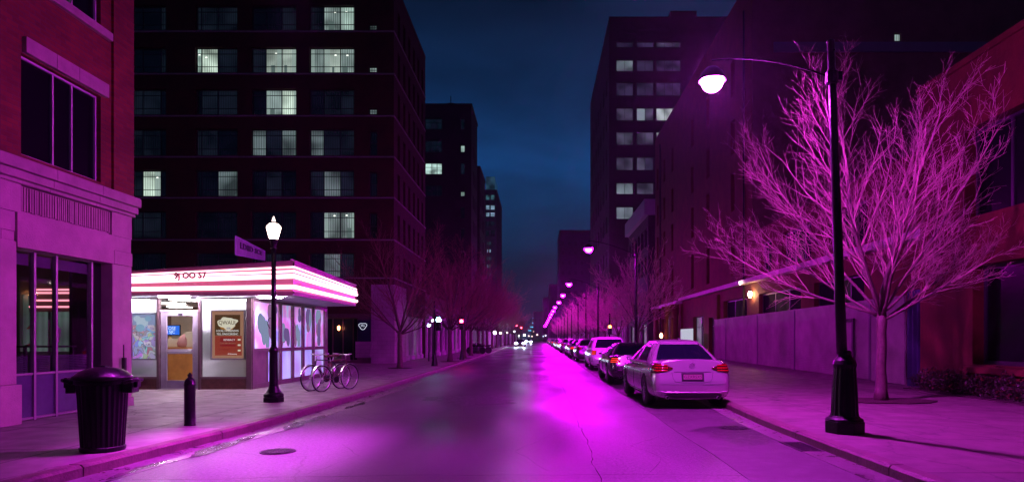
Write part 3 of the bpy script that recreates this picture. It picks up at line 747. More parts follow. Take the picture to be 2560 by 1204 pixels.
o = mb.build('shop_counter', mat('orange_wood', (.42,.15,.03), .4, var=.25, vscale=3), loc=(-10.95,19.4,.136)); tag(o, 'orange brown wooden counter inside the neon shop', 'counter')
o = MB().box(-.5,.5,0,.35,0,.25).box(.55,.9,.02,.3,0,.45).build('till', mat('till_cream', (.45,.38,.3), .5), loc=(-11.2,19.25,1.19), bevel=.01); tag(o, 'cream till boxes on the counter of the neon shop', 'till')
t = thing('menu_screen', 'small blue lit screen seen through the shop door', 'screen', (-11.28,19.7,1.70))
MB().box(-.24,.24,0,.04,-.16,.16).build('casing', M_dark, t); MB().box(-.22,.22,-.012,-.001,-.14,.14).build('display', emis('blue_screen', (.03,.16,.85), 1.1), t)
for k, s_ in enumerate(('OSE', 'SJC')):
    text_mb(s_, .13, lambda x,y,d: (x, -.016-d, y+(.055 if k == 0 else -.055)), .002).build('lettering', emis('screen_letters', (.7,.85,1), 1.3), t)
mb = MB(); mb.box(-1.2,1.2,0,.3,0,.04); mb.box(-1.2,1.2,0,.3,.4,.44); mb.box(-1.2,-1.16,0,.3,0,.85); mb.box(1.16,1.2,0,.3,0,.85); mb.box(-.02,.02,0,.3,.04,.4)
o = mb.build('wall_shelf', mat('pale_shelf', (.5,.36,.25), .5), loc=(-12.0,21.9,1.3)); tag(o, 'pale wall shelf behind the counter of the neon shop', 'shelf')
rnd = random.Random(11)
for k in range(7):
    c = rnd.choice([(.4,.12,.1),(.45,.4,.3),(.12,.25,.3),(.5,.3,.12)])
    h_ = rnd.uniform(.12,.28); x = -12.9+k*.2
    o = MB().lathe([(.05,0),(.055,.01),(.055,h_*.7),(.02,h_*.85),(.02,h_)], 12).build('bottle', mat('bottle_%d' % (k%4), c, .2), loc=(x,22.02,1.345), smooth=True)
    tag(o, '%s small bottle from the left on the shelf behind the shop counter' % (['first']+ORD[1:])[k], 'bottle', 'bottles on the shop shelf')
mb = MB(); mb.box(-12.75,-12.02,22.22,22.28,1.98,2.22); mb.box(-12.75,-12.02,22.22,22.28,1.66,1.93)
o = mb.build('menu_board', mat('menu_cream', (.75,.62,.52), .6)); tag(o, 'cream menu boards high on the back wall of the neon shop', 'menu board')
o = MB().box(-12.0,-11.2,20.9,21.0,.136,2.3).build('cream_partition', mat('cream_panel', (.62,.50,.38), .6, var=.1, vscale=3)); tag(o, 'cream partition panel behind the shop counter right of the blue screen', 'partition')
o = MB().tube([(-10.75,19.3,1.19),(-10.74,19.3,1.28),(-10.72,19.3,1.45),(-10.70,19.32,1.58)],[.12,.16,.13,.02],10).build('paper_sack', mat('mauve_paper', (.36,.16,.18), .7, bump=.6, bscale=14), smooth=True); tag(o, 'mauve paper sack standing on the right end of the shop counter', 'sack')
# ---- posters behind the glass
def sheet(nm, label, x0, x1, z0, z1, y, fm):
    t = thing(nm, label, 'poster', ((x0+x1)/2, y, (z0+z1)/2)); w, h = (x1-x0)/2, (z1-z0)/2
    mb = MB(); e = .035
    mb.box(-w-e,-w,-.03,.03,-h-e,h+e); mb.box(w,w+e,-.03,.03,-h-e,h+e); mb.box(-w,w,-.03,.03,h,h+e); mb.box(-w,w,-.03,.03,-h-e,-h)
    mb.build('frame', fm, t, bevel=.004)
    return t, w, h
fr = mat('poster_frame', (.42,.40,.45), .4, .4)
t, w, h = sheet('food_poster', 'framed brown and red food poster with a white cloud badge in the right shop window', -8.53,-7.70,.93,2.16,16.72, fr)
def bl(m, name, x0, x1, z0, z1, d=0.0): MB().box(x0,x1,-.012-d,.0,z0,z1).build(name, m, t)
P1 = emis('poster_peach', (.62,.30,.20), .55); P2 = emis('poster_brown', (.075,.032,.014), 1); P3 = emis('poster_red', (.34,.045,.03), .8); P4 = emis('poster_cream', (.80,.72,.58), .9); P5 = emis('poster_crimson', (.28,.012,.02), .8); P6 = emis('poster_white', (.9,.85,.85), .9)
bl(P1, 'sheet', -w, w, -h, h)
bl(P2, 'brown_field', -.34, .32, -.02, .52, .004)
bl(P3, 'red_field', -.34, .36, -.54, -.03, .003)
bl(P5, 'text_box', -.20, .20, -.30, -.07, .006)
blob = []
for j in range(36):
    a = 2*PI*j/36; rr = 1+.10*math.sin(4*a+.6)+.06*math.sin(7*a)
    blob.append((.25*rr*math.cos(a), .155*rr*math.sin(a)+.02*math.cos(2*a)))
MB().poly([(x-.01, -.019, z+.31) for x, z in blob]).build('cloud_badge', P4, t)
MB().poly([(x*.75-.01, -.0175, z*.55+.20) for x, z in blob]).build('badge_shade', emis('poster_orange', (.55,.22,.05), .7), t)
def tx(s_, size, cx, cz, m, d, sx=1.0):
    text_mb(s_, size, lambda x,y,dd: (cx+x*sx, -.022-d-dd, cz+y), .002).build('lettering', m, t)
tx('QWAUI', .15, -.02, .31, P2, .0, .85); tx('SEB', .07, .02, .165, emis('poster_blue', (.06,.06,.25), .8), .002)
tx('LOCAL HOBSENSWS', .072, -.01, .10, P6, .0, .88); tx('TELL DNOCERSSNC', .072, -.01, .015, P6, .0, .88)
tx('KEVBACY', .07, .04, -.135, P6, .0); tx('CNCRBCIPODO', .062, 0, -.225, P1, .0, .9)
tx('Cu negegay F', .055, -.1, -.38, P5, .0); tx('A Reseewty', .05, .12, -.50, P6, .0)
for z in (-.12,-.26,-.40): bl(P4, 'stamp', .26,.33,z-.03,z+.01,.007)
t, w, h = sheet('doodle_poster', 'framed poster of swirling pastel doodles in the left shop window', -10.60,-10.0,.92,2.08,16.72, fr)
dm = bpy.data.materials.new('doodles'); dm.use_nodes = True; N, L = nt(dm); p = N['Principled BSDF']
tc = N.new('ShaderNodeTexCoord'); v = swizzle(N, L, tc, 'XZY')
n = N.new('ShaderNodeTexNoise'); n.inputs['Scale'].default_value = 2.6; n.inputs['Detail'].default_value = 2; L.new(v, n.inputs['Vector'])
wv = N.new('ShaderNodeVectorMath'); wv.operation = 'MULTIPLY_ADD'; wv.inputs[1].default_value = (1.1,1.1,0); L.new(n.outputs['Color'], wv.inputs[0]); L.new(v, wv.inputs[2])
vo = N.new('ShaderNodeTexVoronoi'); vo.inputs['Scale'].default_value = 8; L.new(wv.outputs[0], vo.inputs['Vector'])
hs = N.new('ShaderNodeMixRGB'); hs.inputs[0].default_value = .45; hs.inputs[2].default_value = (.55,.5,.85,1); L.new(vo.outputs['Color'], hs.inputs[1])
vd = N.new('ShaderNodeTexVoronoi'); vd.feature = 'DISTANCE_TO_EDGE'; vd.inputs['Scale'].default_value = 8; L.new(wv.outputs[0], vd.inputs['Vector'])
mr = N.new('ShaderNodeMapRange'); mr.inputs['From Max'].default_value = .05; mr.inputs['To Min'].default_value = .25; L.new(vd.outputs['Distance'], mr.inputs['Value'])
sc = N.new('ShaderNodeVectorMath'); sc.operation = 'SCALE'; L.new(hs.outputs[0], sc.inputs[0]); L.new(mr.outputs[0], sc.inputs['Scale'])
L.new(sc.outputs[0], p.inputs['Base Color']); L.new(sc.outputs[0], p.inputs['Emission Color']); p.inputs['Emission Strength'].default_value = .45
MB().box(-w,w,-.012,0,-h,h*.5).build('doodle_field', dm, t)
MB().box(-w,w,-.012,0,h*.5+.002,h).build('sky_field', emis('pale_blue_print', (.45,.50,.85), .6), t)
for k, (x, z, r_) in enumerate(((-.05,.36,.13),(.1,.46,.07),(-.18,.46,.08),(-.1,.22,.1))):
    MB().poly([(x+r_*math.cos(a_*.3)*1.2, -.015-k*.002, z+r_*math.sin(a_*.3)) for a_ in range(21)]).build('bubble', emis('bubble_%d' % (k%2), ((.65,.75,.95),(.35,.55,.8))[k%2], .7), t)
# ---- roof sign frame
t = thing('roof_sign', 'slanting purple perforated sign board on posts above the neon shop roof', 'sign', (0,0,0))
A0, A1 = Vector((-8.32,17.55,3.74)), Vector((-8.32,17.55,4.25)); B0, B1 = Vector((-9.42,22.0,4.13)), Vector((-9.42,22.0,4.45))
def SP(u, v, w=0):
    lo = A0.lerp(B0, u); hi = A1.lerp(B1, u); q = lo.lerp(hi, v); nn = (B0-A0).cross(Vector((0,0,1))).normalized()
    if nn.x < 0: nn = -nn
    return q+nn*w
M_sg = mat('purple_tin', (.36,.26,.48), .5, var=.3, vscale=5, bump=.2, bscale=20)
mb = MB()
for i in range(26):
    u0, u1 = i/26, (i+.72)/26
    mb.add([SP(u,v,w_) for w_ in (-.02,.02) for v in (.04,.96) for u in (u0,u1)], [(0,2,3,1),(4,5,7,6),(0,1,5,4),(2,6,7,3),(0,4,6,2),(1,3,7,5)])
mb.build('slat_board', M_sg, t)
mb = MB(); mb.tube([SP(0,1),SP(1,1)], .018, 6); mb.tube([SP(0,0),SP(1,0)], .018, 6); mb.tube([SP(0,0),SP(0,1)], .02, 6); mb.tube([SP(1,0),SP(1,1)], .02, 6)
mb.build('sign_frame', mat('purple_rail', (.45,.28,.65), .4), t)
mb = MB()
for u in (.1,.45,.8): mb.tube([SP(u,0,-.03), (SP(u,0).x, SP(u,0).y, 2.95)], .014, 6)
mb.build('sign_post', M_dark, t)
text_mb('LDIID SCE', .44, lambda x,y,d: SP(.47+x/2.6, .56+y*1.15, .03+d), .01, 1.0, .012).build('lettering', mat('sign_dark_letters', (.03,.015,.06), .6), t)
# ================================================================ hotel block
M_brickH = brick_mat('hotel_brick_front', 'XZY', (.05,.011,.005), (.038,.009,.004), (.032,.013,.01), .25, .085, .008, var=.3)
M_brickHs = brick_mat('hotel_brick_side', 'YZX', (.045,.011,.006), (.034,.009,.005), (.028,.012,.01), .25, .085, .008, var=.3)
M_ledge = mat('ledge_stone', (.20,.18,.19), .7, var=.15, vscale=3)
M_fr = mat('black_window_frame', (.02,.022,.028), .4)
HB = thing('hotel_block', 'tall dark brick apartment block with some lit windows behind the neon shop', 'building', (0,0,0))
HY = 34.0; FH = Face((0,HY,0), (1,0,0), (0,-1,0)); FHs = Face((-7.7,0,0), (0,1,0), (1,0,0))
px2x = lambda px, Y: (px-VX)*Y/F
py2z = lambda py, Y: CH+(VY-py)*Y/F
rows = [(13,75),(118,181),(222,286),(322,388),(425,490),(528,595),(632,692)]
dk = [window_mat('dark_curtain_%d' % k, 'XZY', (0.0045,.008,.011), (.05,.06,.075), .6, k*1.3) for k in range(3)]
vdk = [window_mat('very_dark_curtain', 'XZY', (.0008,.0015,.003), (.02,.022,.03), .6, 9)]
litA = [window_mat('lit_curtain_%d' % k, 'XZY', c, (.3,.33,.3), .55, k*2.1) for k, c in enumerate(((.42,.60,.52),(.26,.36,.33),(.62,.80,.66),(.10,.15,.14)))]
bri = window_mat('lit_room_bright', 'XZY', (.30,.38,.32), (.3,.33,.3), .15, 4.4)
# column -> pane edges (photo px), mullions
colsW = {'A': (325,415,[352,398]), 'B': (488,593,[500,541]), 'C': (627,740,[662,702]), 'D': (773,885,[807,849])}
D0, D1, D2, V = dk[0], dk[1], dk[2], vdk[0]
La, Lb, Lc, Ld = litA
spec_ = {('A',0):[V,V,D0],('B',0):[D1,D1,D0],('C',0):[V,V,D0],('D',0):[D0,Lb,La],
        ('A',1):[V,V,D0],('B',1):[La,Lc,D0],('C',1):[D0,bri,bri],('D',1):[Lb,bri,Lb],
        ('A',2):[D0,D1,V],('B',2):[V,D0,D1],('C',2):[V,Lb,Lc],('D',2):[V,D2,D0],
        ('A',3):[D0,D1,V],('B',3):[D0,D0,V],('C',3):[Ld,D2,Ld],('D',3):[Ld,D0,D2],
        ('A',4):[D0,Lc,V],('B',4):[V,V,Ld],('C',4):[V,D2,V],('D',4):[D0,Ld,D0],
        ('A',5):[D0,D0,V],('B',5):[V,V,V],('C',5):[V,V,V],('D',5):[V,Lb,Lb],
        ('A',6):[V,V,V],('B',6):[V,V,V],('C',6):[V,D0,V],('D',6):[V,Ld,D0]}
rects = []; wins = []
for r, (t0, b0) in enumerate(rows):
    z0, z1 = py2z(b0, HY), py2z(t0, HY)
    for c, (a, b, sp) in colsW.items():
        rc = (px2x(a,HY), px2x(b,HY), z0, z1); rects.append(rc); wins.append((rc, [px2x(q,HY) for q in sp], spec_[(c,r)]))
    if r < 3:
        rc = (px2x(921,HY), px2x(942,HY), z0+.02, z0+.34); rects.append(rc); wins.append((rc, [], [[Ld,Lb,Ld][r]]))
    elif r < 6:
        rc = (px2x(923,HY), px2x(943,HY), z0, z1-.1); rects.append(rc); wins.append((rc, [], [V]))
ent = (px2x(846,HY)-1.1, px2x(893,HY), .30, 2.55)
rects.append(ent)
mb = MB(); FH.wall(mb, -30, -7.7, 2.75, 20.3, [r for r in rects if r[2] > 2.7], .22); mb.build('brick_wall_front', M_brickH, HB)
mb = MB(); FH.wall(mb, -30, px2x(928,HY), 0, 2.75, [ent], .3); mb.build('ground_floor_front', mat('hotel_base_dark', (.08,.04,.05), .6, var=.2, vscale=2), HB)
for rc, sp, ms in wins:
    h_ = rc[3]-rc[2]
    w_ = FH.window(HB, rc, sp, ms, M_fr, .2, .045, trans=[rc[2]+h_*.27, rc[2]+h_*.78] if len(sp) else [rc[2]+h_*.5])
    wr = random.Random(int(rc[0]*50+rc[2]*7)); ed_ = [rc[0]]+list(sp)+[rc[1]]
    for i_, m_ in enumerate(ms):
        if len(sp) and m_ in (bri, La, Lb, Lc):
            a_, b_ = ed_[i_]+.06, ed_[i_+1]-.06
            if wr.random() < .75:
                q_ = MB(); x_ = wr.uniform(a_+.05, b_-.15); z_ = rc[2]+h_*wr.uniform(.62,.9); FH.box(q_, x_, x_+.10, z_, z_+.06, -.19, -.18); q_.build('room_lamp', emis('room_lamp_glow', (.95,1.0,.9), 1.6, False), w_)
            if wr.random() < .6:
                q_ = MB(); x_ = wr.uniform(a_, b_-.3); FH.box(q_, x_, x_+wr.uniform(.12,.3), rc[2]+.05, rc[2]+h_*wr.uniform(.2,.45), -.192, -.184); q_.build('furniture', mat('room_silhouette', (.05,.07,.065), .9, emit=(.08,.12,.11), estr=1), w_)
            if wr.random() < .7:
                q_ = MB(); sd_ = wr.random() < .5; cw = (b_-a_)*wr.uniform(.18,.4); x_ = a_-.03 if sd_ else b_-cw+.03
                nn_ = 7
                for j_ in range(nn_): FH.box(q_, x_+cw*j_/nn_, x_+cw*(j_+.7)/nn_, rc[2]+.04, rc[3]-.05, -.195, -.187)
                q_.build('curtain', mat('curtain_cloth', (.2,.25,.23), .9, emit=(.22,.30,.27), estr=1), w_)
# side wall
srects = []
for r in range(8):
    z0 = 17.81-2.21*r if r < 8 else 0
    for k in range(6):
        y = 34.9+k*1.42
        if z0 > 3.4: srects.append((y, y+.62, z0+.02, z0+1.45))
mb = MB(); FHs.wall(mb, 34, 43.4, 2.75, 20.3, srects, .2); mb.build('brick_wall_side', M_brickHs, HB)
for k, rc in enumerate(srects): FHs.window(HB, rc, [], [V], M_fr, .18, .04, trans=[rc[2]+.7])
mb = MB(); mb.box(-30,-7.7,43.38,43.4,0,20.3); mb.box(-30,-7.68,33.98,43.42,20.3,20.55); mb.build('roof_parapet', M_brickH, HB)
mb = MB()
for zb in (17.75,15.5,13.27,11.1,8.93,6.70,4.68):
    FH.box(mb, -30, -7.66, zb-.07, zb, -.02, .06)
    FHs.box(mb, 34.0, 43.4, zb-.07, zb, -.02, .045)
mb.build('string_course', M_ledge, HB, )
# pale ground floor corner with boarded part
M_pale = brick_mat('pale_block', 'XZY', (.34,.28,.31), (.30,.25,.28), (.2,.16,.18), .45, .22, .006, var=.15)
M_pales = brick_mat('pale_block_side', 'YZX', (.34,.28,.31), (.30,.25,.28), (.2,.16,.18), .45, .22, .006, var=.15)
mb = MB(); FH.box(mb, px2x(928,HY), -7.66, .1, 4.3, -.3, .04); mb.build('pale_corner_front', M_pale, HB)
mb = MB(); FHs.box(mb, 33.97, 37.0, .1, 4.3, -.3, .045); mb.build('pale_corner_side', M_pales, HB)
mb = MB(); FH.box(mb, px2x(889,HY), px2x(928,HY)-.01, .42, 1.28, 0, .05); mb.build('pale_panel', M_pale, HB)
mb = MB(); a, b, c, d = ent
FH.box(mb, a, b, c, d, -.29, -.27); w = mb.build('entrance_glass', mat('entrance_dark_glass', (.015,.015,.02), .08), HB)
mb = MB()
for u in (a+.02, a+.7, a+1.25, a+1.8, b-.06): FH.box(mb, u, u+.05, c, d, -.27, -.2)
FH.box(mb, a, b, d-.06, d-.001, -.265, -.19); mb.build('entrance_frame', mat('brown_frame', (.08,.05,.05), .5), HB)
mb = MB(); FH.box(mb, px2x(895,HY), px2x(928,HY)-.02, 1.30, 2.42, .0, .06)
t = mb.build('shop_sign', mat('navy_board', (.006,.010,.035), .35)); tag(t, 'dark navy sign board with a small white cloud outline left of the pale wall', 'sign')
cl = []
for j in range(40):
    q = 2*PI*j/40; rr = 1+.16*math.cos(3*q-PI/2)
    cl.append((px2x(908,HY)+.20*rr*math.cos(q), HY-.085, 2.10+.16*rr*math.sin(q)))
M_ws = emis('white_neon_line', (.75,.8,1), 1.1)
mb = MB(); mb.tube(cl+[cl[0]], .012, 5, cap=False)
cx_ = px2x(908,HY)
mb.tube([(cx_-.08,HY-.085,2.07),(cx_-.08,HY-.085,2.16),(cx_-.01,HY-.085,2.18),(cx_-.01,HY-.085,2.08)], .01, 5); mb.tube([(cx_+.03,HY-.085,2.15),(cx_+.10,HY-.085,2.12),(cx_+.03,HY-.085,2.06)], .01, 5)
mb.build('cloud_outline', M_ws, t)
mb = text_mb('DCERS', .10, lambda x,y,dd: (cx_+x, HY-.064-dd, 1.78+y), .002); mb.build('lettering', mat('sign_grey_letters', (.05,.05,.08), .5), t)
def wall_lantern(x, y, z, ny, label, col, s, sc=1.0, group=None, nx=0):
    t = thing('wall_lantern', label, 'wall lamp', (x,y,z), 0, group)
    e = .10*sc
    MB().box(-.03*sc-abs(nx)*0,.03*sc,-.03*sc,.03*sc,.12*sc,.18*sc).build('bracket', M_dark, t)
    MB().lathe([(.03*sc,-.10*sc),(.06*sc,-.05*sc),(.07*sc,.07*sc),(.03*sc,.12*sc)], 10).build('lit_glass', emis('lantern_%s' % str(s)+str(col), col, s), t, smooth=True)
    return t
wall_lantern(px2x(851,HY)-.05, HY-.12, py2z(820,HY), 0, 'small orange lantern beside the dark hotel entrance', (1,.30,.10), 14, 1.1)

# ================================================================ generic blocks up the street
def brickpair(tag_, c):
    return (brick_mat(tag_+'_f', 'XZY', c, tuple(k*.8 for k in c), tuple(k*.6 for k in c), .3, .1, .008, var=.25), brick_mat(tag_+'_s', 'YZX', c, tuple(k*.8 for k in c), tuple(k*.6 for k in c), .3, .1, .008, var=.25))
def block(name, label, side, X, Y0, Y1, W_, H, mats, front, sidew, cat='building', parapet=.3):
    """side=-1 left of the street, +1 right; front windows [(x0,x1,z0,z1,splits,mats)], side windows likewise in y"""
    t = thing(name, label, cat, (0,0,0))
    Fr = Face((0,Y0,0), (1,0,0), (0,-1,0)); Sd = Face((X,0,0), (0,1,0), (-side,0,0))
    xa, xb = (X-W_, X) if side < 0 else (X, X+W_)
    mb = MB(); Fr.wall(mb, xa, xb, 0, H, [w[:4] for w in front], .25); mb.build('front_wall', mats[0], t)
    mb = MB(); Sd.wall(mb, Y0, Y1, 0, H, [w[:4] for w in sidew], .25); mb.build('street_wall', mats[1], t)
    mb = MB(); mb.box(xa, xb, Y1-.02, Y1, 0, H); mb.box(xa, xb, Y0, Y1, H-.05, H)
    xo = X-W_*side*-1 if False else (xa if side < 0 else xb)
    mb.box(xo-.02, xo+.02, Y0, Y1, 0, H); mb.build('roof', mats[0], t)
    if parapet:
        mb = MB(); mb.box(xa-.1, xb+.1, Y0-.1, Y0+.25, H+.002, H+parapet); q = X-.1*side; mb.box(min(q,q+.35*side), max(q,q+.35*side), Y0+.252, Y1+.1, H+.002, H+parapet); mb.build('parapet', mats[0], t)
    for w in front: Fr.window(t, w[:4], w[4], w[5], M_fr, .22, .06, trans=w[6] if len(w) > 6 else None)
    for w in sidew: Sd.window(t, w[:4], w[4], w[5], M_fr, .22, .06, trans=w[6] if len(w) > 6 else None)
    return t, Fr, Sd
dkb = mat('dark_facade', (.03,.026,.03), .8, var=.25, vscale=.6)
bluew = window_mat('blue_dark_pane', 'XZY', (.002,.007,.012), (.04,.05,.06), .4, 3)
brightw = window_mat('bright_far_pane', 'XZY', (.50,.75,.68), (.3,.3,.3), .3, 6)
Yb = 73
fw = []
for r, (t0, b0) in enumerate(((295,323),(350,380),(407,435),(462,490),(516,546),(570,600),(626,655))):
    z0, z1 = py2z(b0,Yb), py2z(t0,Yb)
    m1 = [bluew] if r < 2 else [brightw] if r == 2 else [V]
    if r < 4: fw.append((px2x(1062,Yb), px2x(1105,Yb), z0, z1, [px2x(1079,Yb), px2x(1092,Yb)], m1, [z0+.8]))
    m2 = {0:[bluew],1:[brightw],2:[bluew],3:[brightw]}.get(r, [V])
    zz0 = z0 if r not in (1,) else z0
    if r == 1: fw.append((px2x(1151,Yb), px2x(1162,Yb), z0, z0+.8, [], [brightw]))
    elif r == 3: fw.append((px2x(1151,Yb), px2x(1162,Yb), z0, z0+.55, [], [brightw]))
    else: fw.append((px2x(1151,Yb), px2x(1162,Yb), z0, z1, [], m2))
block('apartment_tower', 'dark flat roofed tower with one bright window row beside the hotel block', -1, -7.7, Yb, 80, 16, py2z(266,Yb), (dkb, dkb), fw, [(75+k*1.6,75.7+k*1.6,5+r*2.9,6.6+r*2.9,[],[V]) for k in range(3) for r in range(7)])
mb = MB(); mb.tube([(px2x(1124,Yb),Yb+1,27.5),(px2x(1124,Yb),Yb+1,29.4)], .05, 5); mb.tube([(px2x(1124,Yb)-.4,Yb+1,28.6),(px2x(1124,Yb)+.4,Yb+1,28.6)], .03, 5)
o = mb.build('rooftop_antenna', M_dark); tag(o, 'thin antenna on the roof of the dark apartment tower', 'antenna')
block('slab_block', 'narrow black slab building between two towers on the left', -1, -7.75, 84, 92, 14, py2z(421,84), (dkb, dkb), [], [(85+k*2.2,86+k*2.2,4+r*3,6+r*3,[],[V]) for k in range(3) for r in range(6)])
Yc = 115; fw = []
tealw = window_mat('teal_pane', 'XZY', (.03,.10,.12), (.1,.12,.14), .3, 2)
palew = window_mat('pale_blue_pane', 'XZY', (.22,.36,.50), (.1,.12,.14), .3, 7)
for r, (y0_, y1_, m_) in enumerate(((486,500,tealw),(512,524,palew),(530,541,palew),(552,565,bluew),(575,590,bluew),(603,613,tealw),(622,631,palew),(640,650,tealw),(660,669,palew),(679,689,tealw))):
    for (a,b) in (((1214,1224),(1226,1237)) if r < 5 else ((1217,1221),(1223,1227))):
        fw.append((px2x(a,Yc), px2x(b,Yc), py2z(y1_,Yc), py2z(y0_,Yc), [], [m_]))
ft, _, _ = block('stepped_tower', 'slim stepped glass topped tower with pale blue windows at the end of the left row', -1, px2x(1241,Yc), Yc, 132, 9, py2z(478,Yc), (mat('stepped_facade', (.07,.07,.09), .7, var=.2, vscale=.4), dkb), fw, [])
mb = MB(); mb.box(px2x(1214,Yc), px2x(1237,Yc), Yc+.5, Yc+8, py2z(478,Yc)+.31, py2z(440,Yc)); mb.build('glass_penthouse', window_mat('penthouse_glass', 'XZY', (.012,.045,.07), (.1,.14,.17), .3, 1), ft)

# ---- low shop rows: columns with lit bays between
def shop_row(name, label, side, X, Y0, Y1, H, bays, colm, seed, wallm):
    t = thing(name, label, 'building', (0,0,0)); rnd = random.Random(seed)
    Sd = Face((X,0,0), (0,1,0), (-side,0,0))
    step = (Y1-Y0)/bays; rc = []
    for k in range(bays):
        a = Y0+k*step+step*.16; b = Y0+(k+1)*step-step*.16
        rc.append((a, b, .35, 2.5+rnd.uniform(-.1,.25)))
    mb = MB(); Sd.wall(mb, Y0, Y1, 0, H, rc, .5)
    xa, xb = (X-8, X-.01) if side < 0 else (X+.01, X+8)
    mb.poly([(xa,Y0,0),(xb,Y0,0),(xb,Y0,H),(xa,Y0,H)]); mb.poly([(xa,Y1,0),(xb,Y1,0),(xb,Y1,H),(xa,Y1,H)]); mb.poly([(xa,Y0,H),(xb,Y0,H),(xb,Y1,H),(xa,Y1,H)])
    mb.build('street_wall', wallm, t)
    mb = MB()
    for k in range(bays+1):
        y = Y0+k*step
        mb.lathe([(.28,0),(.28,.25),(.2,.3),(.18,2.4),(.26,2.5),(.26,2.65)], 12, (X-.15*side, min(max(y,Y0+.2),Y1-.2), .13))
    mb.each('column', colm, t)
    mb = MB(); Sd.box(mb, Y0, Y1, 2.8, 3.0, -.05, .42); mb.build('canopy_band', colm, t)
    for k, r_ in enumerate(rc):
        ms = rnd.choice([wl['white'], wl['dim'], wl['dim'], wl['warm'], wl['off'], wl['off']])
        Sd.window(t, r_, [(r_[0]+r_[1])/2], [ms, rnd.choice([ms, wl['dim']])], M_fr, .45, .08, trans=[2.1], name='shopfront')
    return t
wl = {'white': window_mat('shop_white', 'YZX', (.85,.92,1.0), (.3,.3,.3), .5, 3), 'dim': window_mat('shop_dim', 'YZX', (.16,.15,.20), (.2,.2,.2), .6, 5), 'warm': window_mat('shop_warm', 'YZX', (.35,.20,.12), (.2,.2,.2), .6, 8), 'off': window_mat('shop_off', 'YZX', (.01,.01,.016), (.04,.04,.05), .5, 1)}
for k_ in ('white','warm'): wl[k_].cycles.emission_sampling = 'AUTO'
# cooler white light on the left pavement comes from the lit shopfronts
M_colw = mat('column_white', (.5,.48,.5), .6, var=.1, vscale=2); M_lowW = mat('row_wall', (.16,.12,.14), .8, var=.3, vscale=.7)
for (nm, lb, s_, X_, a_, b_, H_, n_, sd) in (
    ('colonnade_row', 'low colonnaded shop row starting at the pale wall of the hotel', -1, -8.2, 37.0, 43.3, 3.3, 4, 4),
    ('shop_row', 'low dark shop row left of the street below the apartment tower', -1, -7.9, 43.5, 72.8, 4.6, 11, 2),
    ('shop_row', 'low shop row left of the street between slab building and tower', -1, -7.9, 92.5, 114.5, 6.0, 8, 9),
    ('shop_row', 'farthest low shop row left of the street beyond the stepped tower', -1, -8.2, 133, 260, 8.0, 20, 12)):
    shop_row(nm, lb, s_, X_, a_, b_, H_, n_, M_colw, sd, M_lowW)

# ================================================================ right side
XR = 12.0
BRf, BRs = brickpair('umber', (.30,.13,.085))
M_umb = mat('umber_render', (.10,.032,.012), .85, var=.25, vscale=1.3, bump=.3, bscale=12)
BB = thing('brown_block', 'massive brown building with slit windows and wall lamps behind the white fence', 'building', (0,0,0))
FR = Face((XR,0,0), (0,1,0), (-1,0,0))
slit = []
for y in (39.6,45.4,50.0,57.5,61.2,64.6):
    for (z0,z1) in ((5.3,8.0),(9.3,11.7),(12.8,14.9),(16.4,18.6)): slit.append((y-.42, y+.42, z0, z1))
gf = [(36.9,41.6,2.55,3.85)]
shopb = [(43.9,45.2,.2,2.9),(46.6,49.8,.2,3.1),(55.2,57.8,.2,3.3),(59.0,62.5,.2,3.3)]
mb = MB(); FR.wall(mb, 36, 66, 0, 21.9, slit+gf+shopb, .35); mb.build('street_wall', M_umb, BB)
FB = Face((0,36,0), (1,0,0), (0,-1,0))
mb = MB(); FB.wall(mb, XR, 44, 0, 24, [(20.0,20.4,18.15,18.6)], .2); mb.build('end_wall', mat('umber_dark_end', (.12,.055,.05), .85, var=.3, vscale=.6), BB)
FB.window(BB, (20.0,20.4,18.15,18.6), [], [Lb], M_fr, .15, .03)
mb = MB(); FB.box(mb, XR+1.2, 40, 17.5, 18.05, 0, .12); mb.build('end_band', mat('blue_grey_band', (.10,.10,.15), .7, var=.1, vscale=1), BB)
mb = MB(); mb.box(XR,44,65.98,66,0,21.9); mb.box(XR+.01,44,36.1,66,21.85,21.9); mb.box(43.9,44,36,66,0,21.85); mb.build('roof', M_umb, BB)
M_slit = mat('slit_pane', (.008,.008,.012), .8, spec=.03)
for r_ in slit: FR.window(BB, r_, [], [M_slit], M_fr, .3, .06, trans=[(r_[2]+r_[3])/2])
dimbrown = window_mat('dim_brown_pane', 'YZX', (.012,.009,.009), (.02,.016,.016), .5, 3); dimbrown.node_tree.nodes['Principled BSDF'].inputs['Specular IOR Level'].default_value = .03; dimbrown.node_tree.nodes['Principled BSDF'].inputs['Roughness'].default_value = .8
FR.window(BB, gf[0], [38.4,39.9], [M_slit, dimbrown, M_slit], M_fr, .3, .08)
for r_, ms in zip(shopb, ([wl['dim'],wl['off']], [wl['off'],wl['dim']], [wl['warm'],wl['dim']], [wl['dim'],wl['off']])):
    FR.window(BB, r_, [(r_[0]+r_[1])/2], ms, M_fr, .3, .08, trans=[2.3], name='shopfront')
mb = MB()
FR.box(mb, 36.02, 53.5, 4.55, 4.80, 0, .35); FR.box(mb, 53.52, 66, 4.35, 4.60, 0, .5)
mb.build('pale_ledge', mat('pale_ledge', (.5,.44,.46), .6, var=.15, vscale=2), BB)
mb = MB()
for y in (42.8,53.6,66-.4): FR.box(mb, y-.35, y+.35, .1, 4.34, 0, .2)
for y in (54.4,58.4,63.2): mb.lathe([(.30,0),(.30,.3),(.22,.35),(.20,3.2),(.42,3.9),(.46,4.2)], 14, (XR-.35,y,.13))
mb.each('pilaster', M_umb, BB)
mb = MB()
for y in (37.3, 63.0): mb.tube([(XR-.06,y,.2),(XR-.06,y,20.5)], .06, 6)
mb.each('drainpipe', M_dark, BB)
